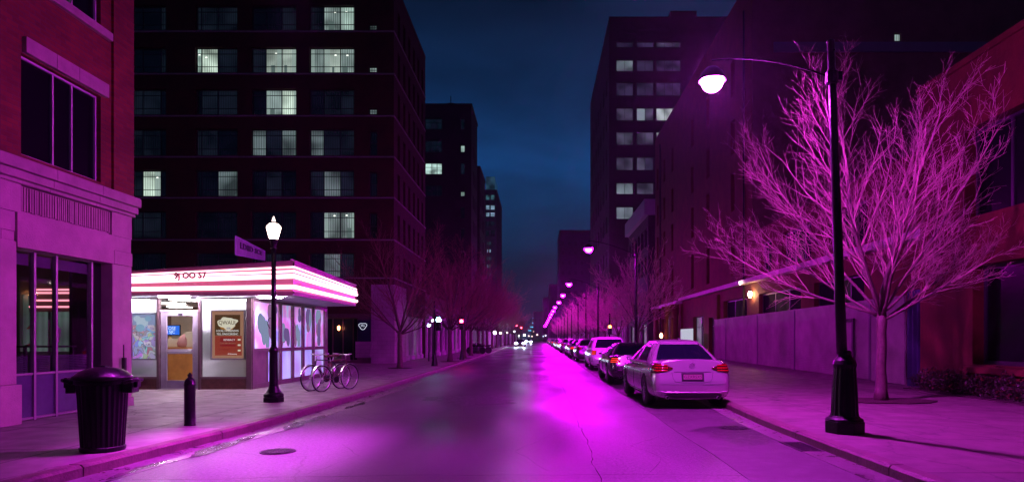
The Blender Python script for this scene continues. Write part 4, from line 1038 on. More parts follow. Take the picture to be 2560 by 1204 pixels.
# low annex nearer the camera
AN = thing('low_annex', 'low dark brown annex with strip windows behind the fence and big tree', 'building', (0,0,0))
an = [(29.3,34.9,2.55,3.85),(23.6,27.9,2.55,3.85),(33.0,34.6,5.0,6.6),(28.2,31.6,5.0,6.6),(23.4,26.6,5.0,6.6)]
mb = MB(); FR.wall(mb, 17.6, 36, 0, 7.4, an, .3); mb.build('street_wall', M_umb, AN)
mb = MB(); mb.box(XR+.01,26,17.6,17.62,0,7.4); mb.box(XR+.01,26,17.6,35.9,7.35,7.4); mb.build('roof', M_umb, AN)
for r_ in an: FR.window(AN, r_, [r_[0]+(r_[1]-r_[0])*q for q in (.33,.66)], [M_slit, dimbrown, M_slit], M_fr, .25, .08)
mb = MB(); FR.box(mb, 17.6, 35.98, 4.55, 4.80, 0, .35); mb.build('pale_ledge', mat('pale_ledge', (.5,.44,.46), .6), AN)
WL_ = (1.0,.42,.16)
wall_lantern(11.80,35.75,3.88,0,'glowing warm wall lamp just above the left half of the white fence',(1,.50,.25),150,1.5)
t = wall_lantern(11.58,36.8,4.62,0,'small bright spot lamp under the pale ledge above the wall lamp',(1,.75,.7),30,.9)
wall_lantern(11.7,55.6,4.25,0,'orange wall lamp right of the columns on the brown block',WL_,150,1.5)
wall_lantern(11.5,63.6,3.9,0,'far orange wall lamp left of the columns on the brown block',WL_,130,1.5)
t = thing('post_lamp', 'short post with a small orange light in front of the brown block', 'lamp', (11.0,57.5,.13))
MB().tube([(0,0,0),(0,0,1.35)], .04, 6).build('post', M_dark, t); MB().lathe([(.05,1.35),(.13,1.45),(.13,1.65),(.03,1.8)], 10).build('lit_globe', emis('post_orange', (1,.35,.15), 22), t)
t = thing('light_box_sign', 'plain white lit panel sign on the wall behind the silver sedan', 'sign', (0,0,0))
MB().box(10.9,11.0,45.6,49.2,1.25,2.15).build('panel', emis('panel_white', (.55,.55,.7), .9), t)
MB().box(10.93,10.99,45.7,45.8,.13,1.25).box(10.93,10.99,49.0,49.1,.13,1.25).build('leg', M_dark, t)

# white fence
fe = thing('white_fence', 'long pale ribbed hoarding fence along the right pavement', 'fence', (0,0,0))
fp = [(11.42,41.6),(11.28,38.6),(11.0,32.2),(10.75,26.9),(10.56,22.6),(10.40,20.1),(10.27,17.95)]
M_fence = mat('fence_white', (.24,.23,.21), .6, var=.35, vscale=.9, bump=.1, bscale=20)
for (a, b) in zip(fp, fp[1:]):
    a = Vector((*a,0)); b = Vector((*b,0)); U = (b-a).normalized(); Lg = (b-a).length; nrm = Vector((-U.y,U.x,0))
    if nrm.x > 0: nrm = -nrm
    fc = Face(a, U, nrm); mb = MB(); z = .16
    while z < 2.58:
        fc.box(mb, .05, Lg-.05, z, z+.052, -.03, .0); z += .066
    fc.box(mb, .05, Lg-.05, .14, 2.6, -.06, -.028)
    mb.build('fence_panel', M_fence, fe)
    mb = MB(); fc.box(mb, -.045, .045, .12, 2.68, -.07, .03); mb.build('fence_post', mat('fence_post_grey', (.12,.10,.13), .5), fe)
    mb = MB(); fc.box(mb, .046, Lg-.046, 2.6, 2.66, -.06, .02); mb.build('fence_cap', M_fence, fe)
t = thing('gate_bar', 'dark double upright bar frame bolted to the white fence', 'bar', (0,0,0))
xx = 10.60
mb = MB()
for y in (22.15,21.2): mb.box(xx-.22,xx-.16,y-.05,y+.05,.14,2.05)
mb.box(xx-.22,xx-.16,21.15,22.2,2.05,2.11)
mb.build('bars', mat('bar_purple_black', (.03,.015,.03), .5), t)
# corrugated blue sheet
mb = MB(); vs = []; nseg = 56
for k in range(nseg+1):
    s_ = k/nseg; x = 10.3+s_*.25; y = 17.85-s_*1.2; o_ = .06*math.sin(s_*2*PI*7)
    for z in (.12, 2.78): vs.append((x-o_, y, z))
for k in range(nseg+1): x,y,z = vs[2*k]; 
fs = [(2*k,2*k+2,2*k+3,2*k+1) for k in range(nseg)]
mb.add(vs, fs); o = mb.build('corrugated_sheet', mat('corrugated_blue', (.05,.05,.13), .35, .5, var=.2, vscale=3)); sm = o.modifiers.new('s','SOLIDIFY'); sm.thickness = .01
tag(o, 'upright dark blue corrugated metal sheet between the fence and orange building', 'metal sheet')

# orange building near right
OB = thing('orange_building', 'low rust orange building with two black windows at the right edge', 'building', (0,0,0))
XO = 10.1; FO = Face((XO,0,0), (0,1,0), (-1,0,0))
M_or = mat('rust_render', (.085,.018,.004), .85, var=.22, vscale=1.6, bump=.5, bscale=10)
ow = [(12.9,15.17,4.27,6.35),(8.3,11.0,4.27,6.35),(9.6,14.9,.85,3.13)]
mb = MB(); FO.wall(mb, 3, 16.95, 0, 7.9, ow, .35)
mb.poly([(XO,16.95,0),(24,16.95,0),(24,16.95,7.9),(XO,16.95,7.9)]); mb.poly([(XO,3,7.9),(24,3,7.9),(24,16.95,7.9),(XO,16.95,7.9)])
mb.build('wall', M_or, OB)
FO.window(OB, ow[0], [14.0], [M_nightpane], M_fr, .3, .07); FO.window(OB, ow[1], [9.6], [M_nightpane], M_fr, .3, .07)
FO.window(OB, ow[2], [11.3,13.1], [M_nightpane], M_fr, .3, .09)
mb = MB(); FO.box(mb, 3, 17.0, 7.9, 8.05, -.3, .06); mb.build('coping', M_or, OB)
mb = MB(); FO.box(mb, 9.4, 15.05, .66, .80, 0, .14); FO.box(mb, 9.5, 15.0, .45, .655, 0, .06); mb.each('sill', M_or, OB)
# hedge
rnd = random.Random(8); mb = MB(); stems = MB()
def lrp_z(s_): return .50+.07*math.sin(s_*9)+.05*math.sin(s_*23)
for k in range(7000):
    y = rnd.uniform(8, 16.7); x = 9.62+rnd.random()*.42
    z = .15+rnd.random()**.7*(lrp_z(y)-.0)*(1 if x > 9.75 else .75)
    s_ = rnd.uniform(.02,.045); n = Vector((rnd.gauss(0,1),rnd.gauss(0,1),rnd.gauss(.6,1))).normalized(); u = n.orthogonal().normalized(); v = n.cross(u)
    c = Vector((x,y,z)); mb.poly([c-u*s_, c+v*s_*.5, c+u*s_, c-v*s_*.5])
for k in range(160):
    y = rnd.uniform(8,16.7); x = rnd.uniform(9.7,10.0); stems.tube([(x,y,.1),(x+rnd.uniform(-.1,.1),y+rnd.uniform(-.15,.15),.5)], .006, 4)
h = thing('hedge', 'low dark clipped hedge along the foot of the orange building', 'hedge', (0,0,0))
mb.build('foliage', mat('hedge_leaf', (.03,.05,.02), .5, var=.5, vscale=4), h)
o = MB().box(9.56,10.1,3,16.8,.1,.16).build('soil_bed', mat('bed_soil', (.03,.02,.016), .9, var=.3, vscale=8, bump=.8)); struct(o, 'dark soil strip under the hedge')

# grey cornice building, office tower, rows
gw = [(69.8+k*2.4,71.4+k*2.4,9.6+r*3.1-1.2,11.6+r*3.1-1.2,[],[V]) for k in range(6) for r in range(2)]
t, _, Sd = block('cornice_building', 'mid height dark building with pale slanting cornice left of the brown block', 1, 11.8, 69, 84, 14, 16.3, (dkb, dkb), [], gw+[(70+k*4.6,73+k*4.6,.3,3.0,[],[wl['dim']]) for k in range(3)], parapet=0)
mb = MB(); Sd.box(mb, 68.9, 84, 14.7, 16.35, .0, .5); mb.box(11.3,25,68.5,68.99,14.7,16.35); mb.build('pale_cornice', mat('cornice_pale', (.42,.42,.48), .6), t)
Yo = 109; fw = []
oc = [(1541,1583,2),(1592,1634,2),(1641,1702,3)]
orow = [(105,118),(150,178),(206,239),(270,301),(330,362),(393,425),(457,485),(517,547)]
offL = {(0,0):0,(0,1):0,(0,2):1,(1,0):2,(1,1):0,(1,2):0,(2,0):0,(2,1):0,(2,2):0,(3,0):1,(3,1):2,(3,2):3,(4,0):1,(4,1):1,(4,2):3,(5,0):1,(5,1):1,(5,2):0,(6,0):2,(6,1):1,(6,2):0,(7,0):2,(7,1):0,(7,2):0}
ow_ = [window_mat('office_%d' % k, 'XZY', c, (.2,.2,.22), .3, k*3.3, dimtop=.35) for k, c in enumerate(((.022,.02,.04),(.06,.055,.09),(.17,.21,.25),(.50,.55,.60)))]
for r, (a, b) in enumerate(orow):
    for c, (x0, x1, n_) in enumerate(oc):
        X0, X1 = px2x(x0,Yo), px2x(x1,Yo); lv = offL[(r,c)]
        ms = [ow_[lv], ow_[max(0,lv-(r*c)%2)], ow_[lv]]
        fw.append((X0, X1, py2z(b,Yo), py2z(a,Yo), [X0+(X1-X0)*k/n_ for k in range(1,n_)], ms))
offm = mat('office_purple_brown', (.08,.045,.055), .8, var=.2, vscale=.3)
block('office_tower', 'tall dark office tower with rows of paired windows behind the star bright lamp', 1, 12.0, Yo, 149, 22, py2z(42,Yo), (offm, offm), fw, [(112+k*5.2,114.4+k*5.2,8+r*6,11+r*6,[],[ow_[0]]) for k in range(7) for r in range(7)], parapet=0)
mb = MB(); mb.box(22.5,27,109.5,118,0,1.2); o = mb.build('rooftop_plant_room', offm, loc=(0,0,56.2)); tag(o, 'low plant room on the roof of the office tower', 'plant room')
shop_row('shop_row', 'shop row right of the street before the office tower', 1, 11.6, 84.2, 108.8, 7.0, 9, M_colw, 21, M_lowW)
shop_row('shop_row', 'long shop row right of the street beyond the office tower', 1, 11.8, 149.2, 255, 9, 18, M_colw, 33, M_lowW)
farm = mat('far_facade', (.05,.045,.075), .8, var=.2, vscale=.1)
for nm, lb, x0, x1, Y, yt in (('far_tower','broad dark tower behind the second street lamp',1399,1476,262,578),('far_block','stepped dark far block left of the broad tower',1373,1410,300,712),('far_block','smaller far block lower down the right skyline',1358,1380,330,745),('far_block','lowest bluish far block beside the vanishing point',1333,1362,380,780)):
    t = thing(nm, lb, 'building', (0,0,0)); X0, X1 = px2x(x0,Y), px2x(x1,Y); H = py2z(yt,Y)
    MB().box(X0,X1,Y,Y+30,0,H).build('walls', farm, t)
    mb = MB(); MB_ = 0
    rnd = random.Random(Y)
    nwx = max(2, int((X1-X0)/2.6)); nwz = max(2, int(H/4))
    for i in range(nwx):
        for j in range(1, nwz): mb.box(X0+.8+i*2.6, X0+1.9+i*2.6, Y-.05, Y+.1, j*4-.6, j*4+1) if X0+1.9+i*2.6 < X1 else 0
    mb.each('window', mat('far_pane', (.02,.02,.035), .3), t)
    MB().box(X0-.1,X1+.1,Y-.2,Y+30,H+.01,H+.5).build('roof', farm, t)
t = thing('distant_spire', 'tiny tower with cyan lights at the far end of the street', 'tower', (px2x(1333,420),420,0))
MB().box(-1.2,1.2,0,3,0,10).box(-.5,.5,.5,2,10,15).build('shaft', farm, t)
mb = MB()
for (a,b,z) in ((-3.4,-1.3,6.2),(-2.0,.2,8.5),(-.6,.6,11.2),(-.2,.3,14.4)): mb.box(a,b,-.4,-.1,z,z+.7)
mb.build('cyan_light', emis('cyan_far', (.12,.65,.9), 1.3), t)
# ================================================================ trees
M_bark = mat('bark', (.085,.055,.05), .55, var=.35, vscale=14, bump=.7, bscale=35)
M_twig = mat('twig_bark', (.34,.24,.20), .6, var=.55, vscale=3.5)
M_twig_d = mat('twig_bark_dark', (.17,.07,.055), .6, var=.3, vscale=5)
def make_tree(seed, fork, H, rad, limbs, n1, n2, n3, lean=0, trunk_r=.1, bias=None, thin=1.0, minr=.0035, dark_limbs=True):
    rnd = random.Random(seed); T = MB(); C = MB()
    # trunk with a slightly wandering axis and a root flare
    pts = []; rs = []; n = 9
    for i in range(n+1):
        t = i/n; z = fork*t
        pts.append(Vector((lean*t+rnd.uniform(-.012,.012), rnd.uniform(-.012,.012), z)))
        rs.append(trunk_r*(1-.18*t)*(1+.55*math.exp(-t*12))*(1.12 if i == n-1 else 1)*rnd.uniform(.95,1.05))
    pts[0].z = -.05
    T.tube(pts, rs, 12)
    top = pts[-1]
    def branch(p, d, L, r0, up, lvl, nseg):
        P = [p.copy()]; RR = [r0]; dd = d.normalized(); step = L/nseg
        wob = .055 if lvl == 0 else .085
        for i in range(nseg):
            dd = (dd+Vector((rnd.gauss(0,wob), rnd.gauss(0,wob), rnd.gauss(0,wob*.7)+up*(1.6/nseg)))).normalized()
            P.append(P[-1]+dd*step); RR.append(max(minr*thin*.55, r0*(1-(i+1)/nseg*.86)))
        return P, RR
    def side(P, t):
        i = min(len(P)-2, int(t*(len(P)-1))); f_ = t*(len(P)-1)-i
        return P[i].lerp(P[i+1], f_), (P[i+1]-P[i]).normalized()
    for k in range(limbs):
        a = 2*PI*(k+.5*rnd.random())/limbs+seed
        spread = [.22,.60,.85,1.02,.72,1.12][k % 6]*rnd.uniform(.85,1.15)
        d = Vector((math.cos(a)*math.sin(spread), math.sin(a)*math.sin(spread), math.cos(spread)))
        L = (H-fork)*(1.02-.12*spread) if spread < .8 else rad*1.25
        if bias and d.x*bias > .15: L *= 1.18
        elif bias and d.x*bias < -.3: L *= .74
        z0 = top.z-rnd.random()*.25*fork*.5*(spread > .5)
        r0 = trunk_r*(.55 if spread < .5 else .33)
        p0 = Vector((top.x*z0/max(top.z,.1), 0, z0))+Vector((d.x,d.y,0))*trunk_r*.4
        P, RR = branch(p0, d, L, r0, .16 if spread > .7 else .10, 0, 12)
        (T if dark_limbs else C).tube(P[:8], RR[:8], 7); C.tube(P[7:], RR[7:], 5)
        for j in range(n1):
            t = .16+.80*(j+rnd.random())/n1
            q, dr = side(P, t)
            ax = dr.orthogonal().normalized(); ax.rotate(Matrix.Rotation(rnd.uniform(0,2*PI), 3, dr))
            dd = dr*math.cos(.55)+ax*math.sin(.55)*rnd.uniform(.8,1.2)+Vector((0,0,.10)); 
            l2 = L*.50*(1-.50*t)*rnd.uniform(.7,1.2)
            r1 = max(minr*1.3*thin, r0*(1-t*.86)*.50)
            P2, R2 = branch(q, dd, l2, r1, .22, 1, 7); C.tube(P2, R2, 4, cap=False)
            for m_ in range(n2):
                t2 = .15+.85*(m_+rnd.random())/n2
                q2, dr2 = side(P2, t2)
                ax = dr2.orthogonal().normalized(); ax.rotate(Matrix.Rotation(rnd.uniform(0,2*PI), 3, dr2))
                d3 = dr2*math.cos(.5)+ax*math.sin(.5)
                l3 = l2*.48*(1.05-.5*t2)*rnd.uniform(.6,1.3)
                P3, R3 = branch(q2, d3, l3, max(minr*thin, r1*.45), .15, 2, 4); C.tube(P3, R3, 3, cap=False)
                for x_ in range(n3):
                    q3, dr3 = side(P3, rnd.uniform(.2,.9))
                    ax = dr3.orthogonal().normalized(); ax.rotate(Matrix.Rotation(rnd.uniform(0,2*PI), 3, dr3))
                    P4, R4 = branch(q3, dr3*.8+ax*.6, l3*.5*rnd.uniform(.6,1.2), minr*thin*.8, .1, 2, 2); C.tube(P4, R4, 3, cap=False)
    return T, C
def plant_tree(src, x, y, rz, s, label, group, first=False):
    t = src if first else copy_tree(src)
    t.location = (x,y,.13); t.rotation_euler = (0,0,rz); t.scale = (s,s,s)
    tag(t, label, 'tree', group); return t
T, C = make_tree(4, 2.0, 6.5, 2.75, 14, 14, 8, 3, lean=.0, trunk_r=.112, bias=-1, minr=.0036)
bt = thing('bare_tree', 'big bare tree lit magenta right beside the tall black lamp post', 'tree', (7.25,13.55,.13)); bt.scale = (.97,.97,.94)
T.build('trunk', M_bark, bt, smooth=True); C.build('crown', M_twig, bt, smooth=True)
o = MB().prism(disc(0,0,.95,.62,30,.09,5), .0, .022).build('tree_pit', mat('mulch', (.035,.02,.015), .95, var=.5, vscale=25, bump=1.0, bscale=60), loc=(7.3,13.45,.132)); struct(o, 'dark mulch patch around the big bare tree')
variants = []
for sd, bs in ((11,0),(23,0),(35,0)):
    T, C = make_tree(sd, 1.75, 6.0, 2.6, 11, 11, 8, 1, trunk_r=.10, minr=.012)
    e = thing('street_tree', 'tree', 'tree'); T.build('trunk', M_bark, e, smooth=True); C.build('crown', M_twig, e, smooth=True); variants.append(e)
GR, GL = 'bare trees along the right pavement', 'bare trees along the left pavement'
rightT = [(5.9,38.0,1.04),(6.1,49.0,.92),(6.1,59,1.05),(6.1,70,1.0),(6.2,82,1.1),(6.2,94,1.0),(6.2,106,1.1),(6.2,120,1.05),(6.2,136,1.1),(6.2,154,1.1),(6.2,174,1.1),(6.2,198,1.2)]
rnd = random.Random(77)
used = set()
for i, (x, y, s) in enumerate(rightT):
    v = i % 3
    lb = 'magenta lit bare tree behind parked cars, %s from the camera in its row' % ORD[i]
    plant_tree(variants[v], x, y, rnd.uniform(0,6), s, lb, GR, first=v not in used); used.add(v)
# left row: duller bark, hardly lit
variantsL = []
for sd in (51, 64, 79):
    T, C = make_tree(sd, 1.9, 7.0, 3.1, 12, 11, 8, 1, trunk_r=.13, minr=.007)
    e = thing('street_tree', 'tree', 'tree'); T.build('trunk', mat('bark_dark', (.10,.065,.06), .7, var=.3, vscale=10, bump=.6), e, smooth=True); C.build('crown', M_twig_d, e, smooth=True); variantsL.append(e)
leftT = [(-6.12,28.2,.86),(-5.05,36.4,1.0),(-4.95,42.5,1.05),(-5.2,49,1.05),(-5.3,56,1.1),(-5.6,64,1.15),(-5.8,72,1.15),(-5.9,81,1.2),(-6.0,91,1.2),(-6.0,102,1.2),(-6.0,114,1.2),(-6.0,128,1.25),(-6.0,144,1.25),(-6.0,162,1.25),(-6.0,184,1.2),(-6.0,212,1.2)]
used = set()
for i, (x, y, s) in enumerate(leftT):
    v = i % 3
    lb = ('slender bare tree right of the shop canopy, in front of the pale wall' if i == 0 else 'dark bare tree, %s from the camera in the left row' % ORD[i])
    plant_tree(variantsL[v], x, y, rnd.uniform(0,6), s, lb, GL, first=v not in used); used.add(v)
for i, (x, y) in enumerate(((-6.12,28.2),(-5.05,36.4),(-4.95,42.5))):
    o = MB().prism(disc(0,0,.5,.42,18,.1,i), 0, .016+.001*i).build('tree_pit', mat('mulch', (.035,.02,.015), .95), loc=(x,y,.132)); struct(o, 'dark soil ring around a left pavement tree')

# ================================================================ street lamps
MAG = (.82,.035,1.0)
M_globe_near = emis('magenta_globe', MAG, 3900)
M_globe = emis('magenta_globe_far', (.85,.00035,1.0), 2300)
lampYs = [(28.3,0),(46.5,1),(58.5,2),(70,3),(81,4),(92,5),(104,6),(118,7),(134,8),(152,9),(174,10),(205,11)]
def street_lamp(X, Y, hx, hy, hz, label, lean=0.0, group=None, gr=.19, top=5.6, gm=None):
    t = thing('street_lamp', label, 'street lamp', (X,Y,.13), 0, group)
    tilt = lambda z: -lean*z/5.4
    mb = MB()
    mb.prism([(x,y) for x,y in disc(0,0,.27,.27,8)], 0, .17)
    mb.lathe([(.25,.17),(.24,.20),(.20,.22),(.19,.24)], 24)
    mb.build('plinth', M_black, t, bevel=.012)
    mb = MB(); mb.lathe([(.185,.24),(.178,.30),(.165,.62),(.145,.90),(.152,.93)], 32, flute=.06); mb.lathe([(.155,.93),(.158,.96),(.14,1.01),(.10,1.06),(.085,1.09),(.09,1.12),(.075,1.15)], 24)
    mb.build('fluted_base', M_black, t, smooth=False)
    mb = MB(); mb.tube([(tilt(z),0,z) for z in (1.1,2.2,3.3,4.4,top-.13)], [.072,.066,.060,.055,.050], 14); mb.lathe([(.056,0),(.05,.03),(.01,.05)], 12, (tilt(top),0,top-.13)); mb.build('pole', M_black, t, smooth=True)
    mb = MB(); mb.lathe([(.07,-.10),(.085,-.07),(.085,.07),(.07,.10)], 14, (tilt(5.1),0,4.98)); mb.box(-.20,-.05,-.05,.05,4.93,5.05) if hx < 0 else None
    mb.build('collar', M_black, t)
    a = Vector((tilt(5.1)-.05,0,5.0)); b = Vector((hx, hy, hz-.13+.30)); c = a.lerp(b, .5)+Vector((0,0,.22))
    pts = [a.lerp(c, q).lerp(c.lerp(b, q), q) for q in [i/8 for i in range(9)]]
    MB().tube(pts, [.012]*9, 8).build('arm', mat('arm_black', (.0015,.0015,.002), .9, spec=.05), t, smooth=True)
    MB().lathe([(.03,.26),(.10,.23),(.18,.15),(.215,.07),(.235,.0),(.225,.0),(.18,.12),(.0,.20)], 24, (hx,hy,hz-.13-.06)).build('lamp_hood', M_dark, t, smooth=True)
    MB().lathe([(.02,-gr+.0)]+[(gr*math.sin(PI*k/10), -gr*math.cos(PI*k/10)) for k in range(1,9)], 20, (hx,hy,hz-.13-.06)).build('lit_globe', gm or M_globe, t, smooth=True)
    return t
street_lamp(4.3, 9.0, 2.98-4.3, 2.0, 5.92, 'tall black street lamp with fluted base and blazing magenta globe, right foreground', lean=.19, gr=.18, gm=M_globe_near)
first = None
for Y, i in lampYs:
    lb = 'magenta street lamp, %s beyond the big foreground one on the right' % (['first']+ORD[1:])[i]
    if first is None:
        first = street_lamp(4.3, Y, -2.1, 0, 5.46, lb, group='magenta street lamps along the right kerb', gr=.17)
    else:
        c = copy_tree(first); c.location = (4.3-(.15 if i > 3 else 0), Y, .13); c['label'] = lb
# small post-top lantern by the shop
t = thing('lantern_post', 'black post with a glowing white acorn lantern in front of the neon shop', 'street lamp', (-5.53,13.35,.13))
mb = MB(); mb.prism(disc(0,0,.215,.215,8), 0, .10); mb.lathe([(.20,.10),(.20,.16),(.15,.20),(.11,.28),(.095,.34)], 20); mb.build('plinth', M_black, t, bevel=.01)
MB().lathe([(.095,.33),(.088,.36),(.083,.95),(.083,1.02),(.092,1.04),(.092,1.08),(.075,1.12),(.055,1.15)], 20).build('sleeve', M_black, t, smooth=True)
MB().tube([(0,0,1.1),(0,0,3.20)], [.052,.045], 16).build('pole', M_black, t, smooth=True)
MB().lathe([(.06,3.19),(.065,3.21),(.05,3.23),(.06,3.28),(.085,3.37),(.09,3.38)], 16).build('cup', M_black, t, smooth=True)
MB().lathe([(.085,3.383),(.11,3.45),(.155,3.62),(.15,3.64),(.09,3.70),(.06,3.705)], 8).build('lit_lantern', emis('lantern_white', (1.0,.72,.62), 9), t)
MB().lathe([(.10,3.706),(.105,3.712),(.06,3.735),(.035,3.75)], 12).build('lantern_cap', M_dark, t)
MB().lathe([(.04,3.751),(.035,3.78),(.008,3.86)], 10).build('finial', emis('finial_glow', (1.0,.75,.7), 3), t)
MB().tube([(-.05,-.03,1.75),(-.09,-.05,1.72),(-.10,-.05,1.60),(-.06,-.03,1.52)], .008, 6).build('cable_loop', M_dark, t)
# traffic signals and globe lamps
def signal(x, y, zl, col, s, label, dirx=0, head=True, r=.085):
    t = thing('traffic_signal', label, 'traffic signal', (x,y,.13)); zl -= .13
    mb = MB(); mb.lathe([(.17,0),(.15,.10),(.08,.5),(.06,.6)], 12); mb.tube([(0,0,.55),(0,0,zl+.9)], [.06,.05], 10); mb.build('pole', M_black, t)
    mb = MB(); mb.tube([(0,0,zl),(dirx,-.05,zl)], .025, 6); mb.box(dirx-.13,dirx+.13,-.18,.02,zl-.52,zl+.18); mb.build('signal_head', M_dark, t)
    for k in range(3):
        zz = zl-.18*k; m = emis('sig_%s' % label[:14], col, s) if k == 0 else M_dark
        MB().lathe([(.0,-.02),(r,-.005),(r,0)], 14, (dirx,-.20,zz), axis='y').build('lens', m, t)
        mb = MB(); mb.add([(dirx+.09*math.cos(a),-.19+d,zz+.09*math.sin(a)) for d in (0,-.12) for a in [PI*q/6 for q in range(7)]], [(q,q+1,q+8,q+7) for q in range(6)]); mb.build('visor', M_dark, t)
    return t
signal(-4.98,30.6,2.33,(.25,.80,1.0),50,'black signal post with a cyan white light between the first two left trees', .22, r=.12)
signal(-4.75,39.5,2.50,(1.0,.02,.05),70,'red lit traffic signal among the left pavement trees', .0, r=.11)
signal(4.7,42.5,2.22,(1.0,.10,.02),45,'orange red lit signal behind the parked cars on the right pavement', .0, r=.10)
signal(-5.1,150,4.35,(1.0,.02,.04),160,'far red signal over the left kerb, the higher of two', .0, r=.16)
signal(-4.2,152,3.95,(1.0,.03,.04),160,'far red signal over the left lane, the lower of two', .0, r=.16)
def globe_lamp(x, y, z, col, s, label, r=.16, group='small globe lamps far down the street'):
    t = thing('globe_lamp', label, 'street lamp', (x,y,.13), 0, group)
    MB().tube([(0,0,0),(0,0,z-.13-r)], [.05,.03], 8).build('post', M_dark, t)
    MB().lathe([(r*math.sin(PI*k/8)+.004, -r*math.cos(PI*k/8)) for k in range(9)], 14, (0,0,z-.13)).build('lit_globe', emis('globe_%s_%s' % (col, s), col, s), t, smooth=True)
Wh = (.85,.9,1.0); Cy = (.55,.85,1.0); Wm = (1,.72,.6)
for i, (px, py, Y, c, s, r) in enumerate(((1072,812,37,Cy,14,.10),(1082,801,41,Wh,6,.09),(1206,834,70,Wh,2.5,.10),(1237,831,84,Wh,10,.22),(1251,832,96,Wm,6,.16),(1268,831,112,Wm,3,.15),(1286,828,140,Wh,4,.18),(1297,838,230,Wh,8,.32),(1311,837,240,Wh,10,.36),(1322,839,260,Wm,2.0,.3),(1330,840,290,Wm,2.0,.3),(1334,828,300,Wm,1.5,.25),(1343,836,300,Wm,2.5,.4),(1358,840,235,Cy,1.5,.25),(1364,838,215,Cy,2.5,.25))):
    side = 'left of the street' if px < 1290 else 'at the far end of the street'
    globe_lamp(px2x(px,Y), Y, py2z(py,Y), c, s, 'tiny globe lamp %s, %s from the left' % (side, (['first']+ORD[1:])[i]), r)

# ================================================================ litter bin
t = thing('litter_bin', 'black fluted dustbin with domed lid and side handles in the left foreground', 'bin', (-5.15,7.56,.13), R(8))
mb = MB(); mb.lathe([(.225,0),(.235,.015),(.235,.05),(.222,.06)], 40); mb.lathe([(.222,.06),(.262,.78)], 56, flute=.035); mb.lathe([(.262,.78),(.285,.79),(.285,.83),(.27,.84)], 40)
mb.build('body', mat('bin_black', (.003,.003,.004), .4, spec=.25, bump=.2, bscale=25, rvar=.15), t)
mb = MB(); mb.lathe([(.28,.835),(.305,.84),(.305,.87),(.285,.89),(.24,.93),(.16,.965),(.06,.985),(.0,.988)], 40, cap=False)
for k in range(5): 
    r_ = .28-.05*k
mb.build('lid', M_black, t, smooth=True)
mb = MB(); mb.box(-.05,.05,-.05,.05,.975,1.0); mb.build('lid_knob', M_black, t, bevel=.01)
for s_ in (-1,1):
    mb = MB()
    pts = [(s_*.27,-.10,.80),(s_*.36,-.10,.83),(s_*.40,-.06,.83),(s_*.40,.06,.83),(s_*.36,.10,.83),(s_*.27,.10,.80)]
    mb.tube(pts, .026, 8); mb.box(s_*.25,s_*.36,-.09,.09,.68,.80); mb.box(s_*.36,s_*.40,-.05,.05,.74,.86)
    mb.build('handle', M_black, t, bevel=.012)
# bollard
t = thing('bollard', 'short black bottle shaped bollard on the pavement in front of the shop door', 'bollard', (-5.30,9.72,.13))
MB().lathe([(.082,0),(.082,.02),(.078,.025),(.078,.60),(.082,.605),(.082,.625),(.078,.63),(.076,.66),(.06,.70),(.035,.725),(.03,.73)], 28).build('post', M_black, t, smooth=True)
MB().lathe([(.03,.728),(.028,.74),(.036,.755),(.036,.77),(.02,.785),(.012,.80),(.0,.803)], 20, cap=False).build('knob', M_black, t, smooth=True)
# pedestrian push post + box at right of bin
t = thing('standpipe', 'thin dark upright pipe against the corner pier of the brick building', 'pipe', (-7.98,12.3,.13))
MB().tube([(0,0,0),(0,0,1.2)], .012, 6).box(-.02,.04,-.03,.03,.7,.95).build('pipe', M_dark, t)

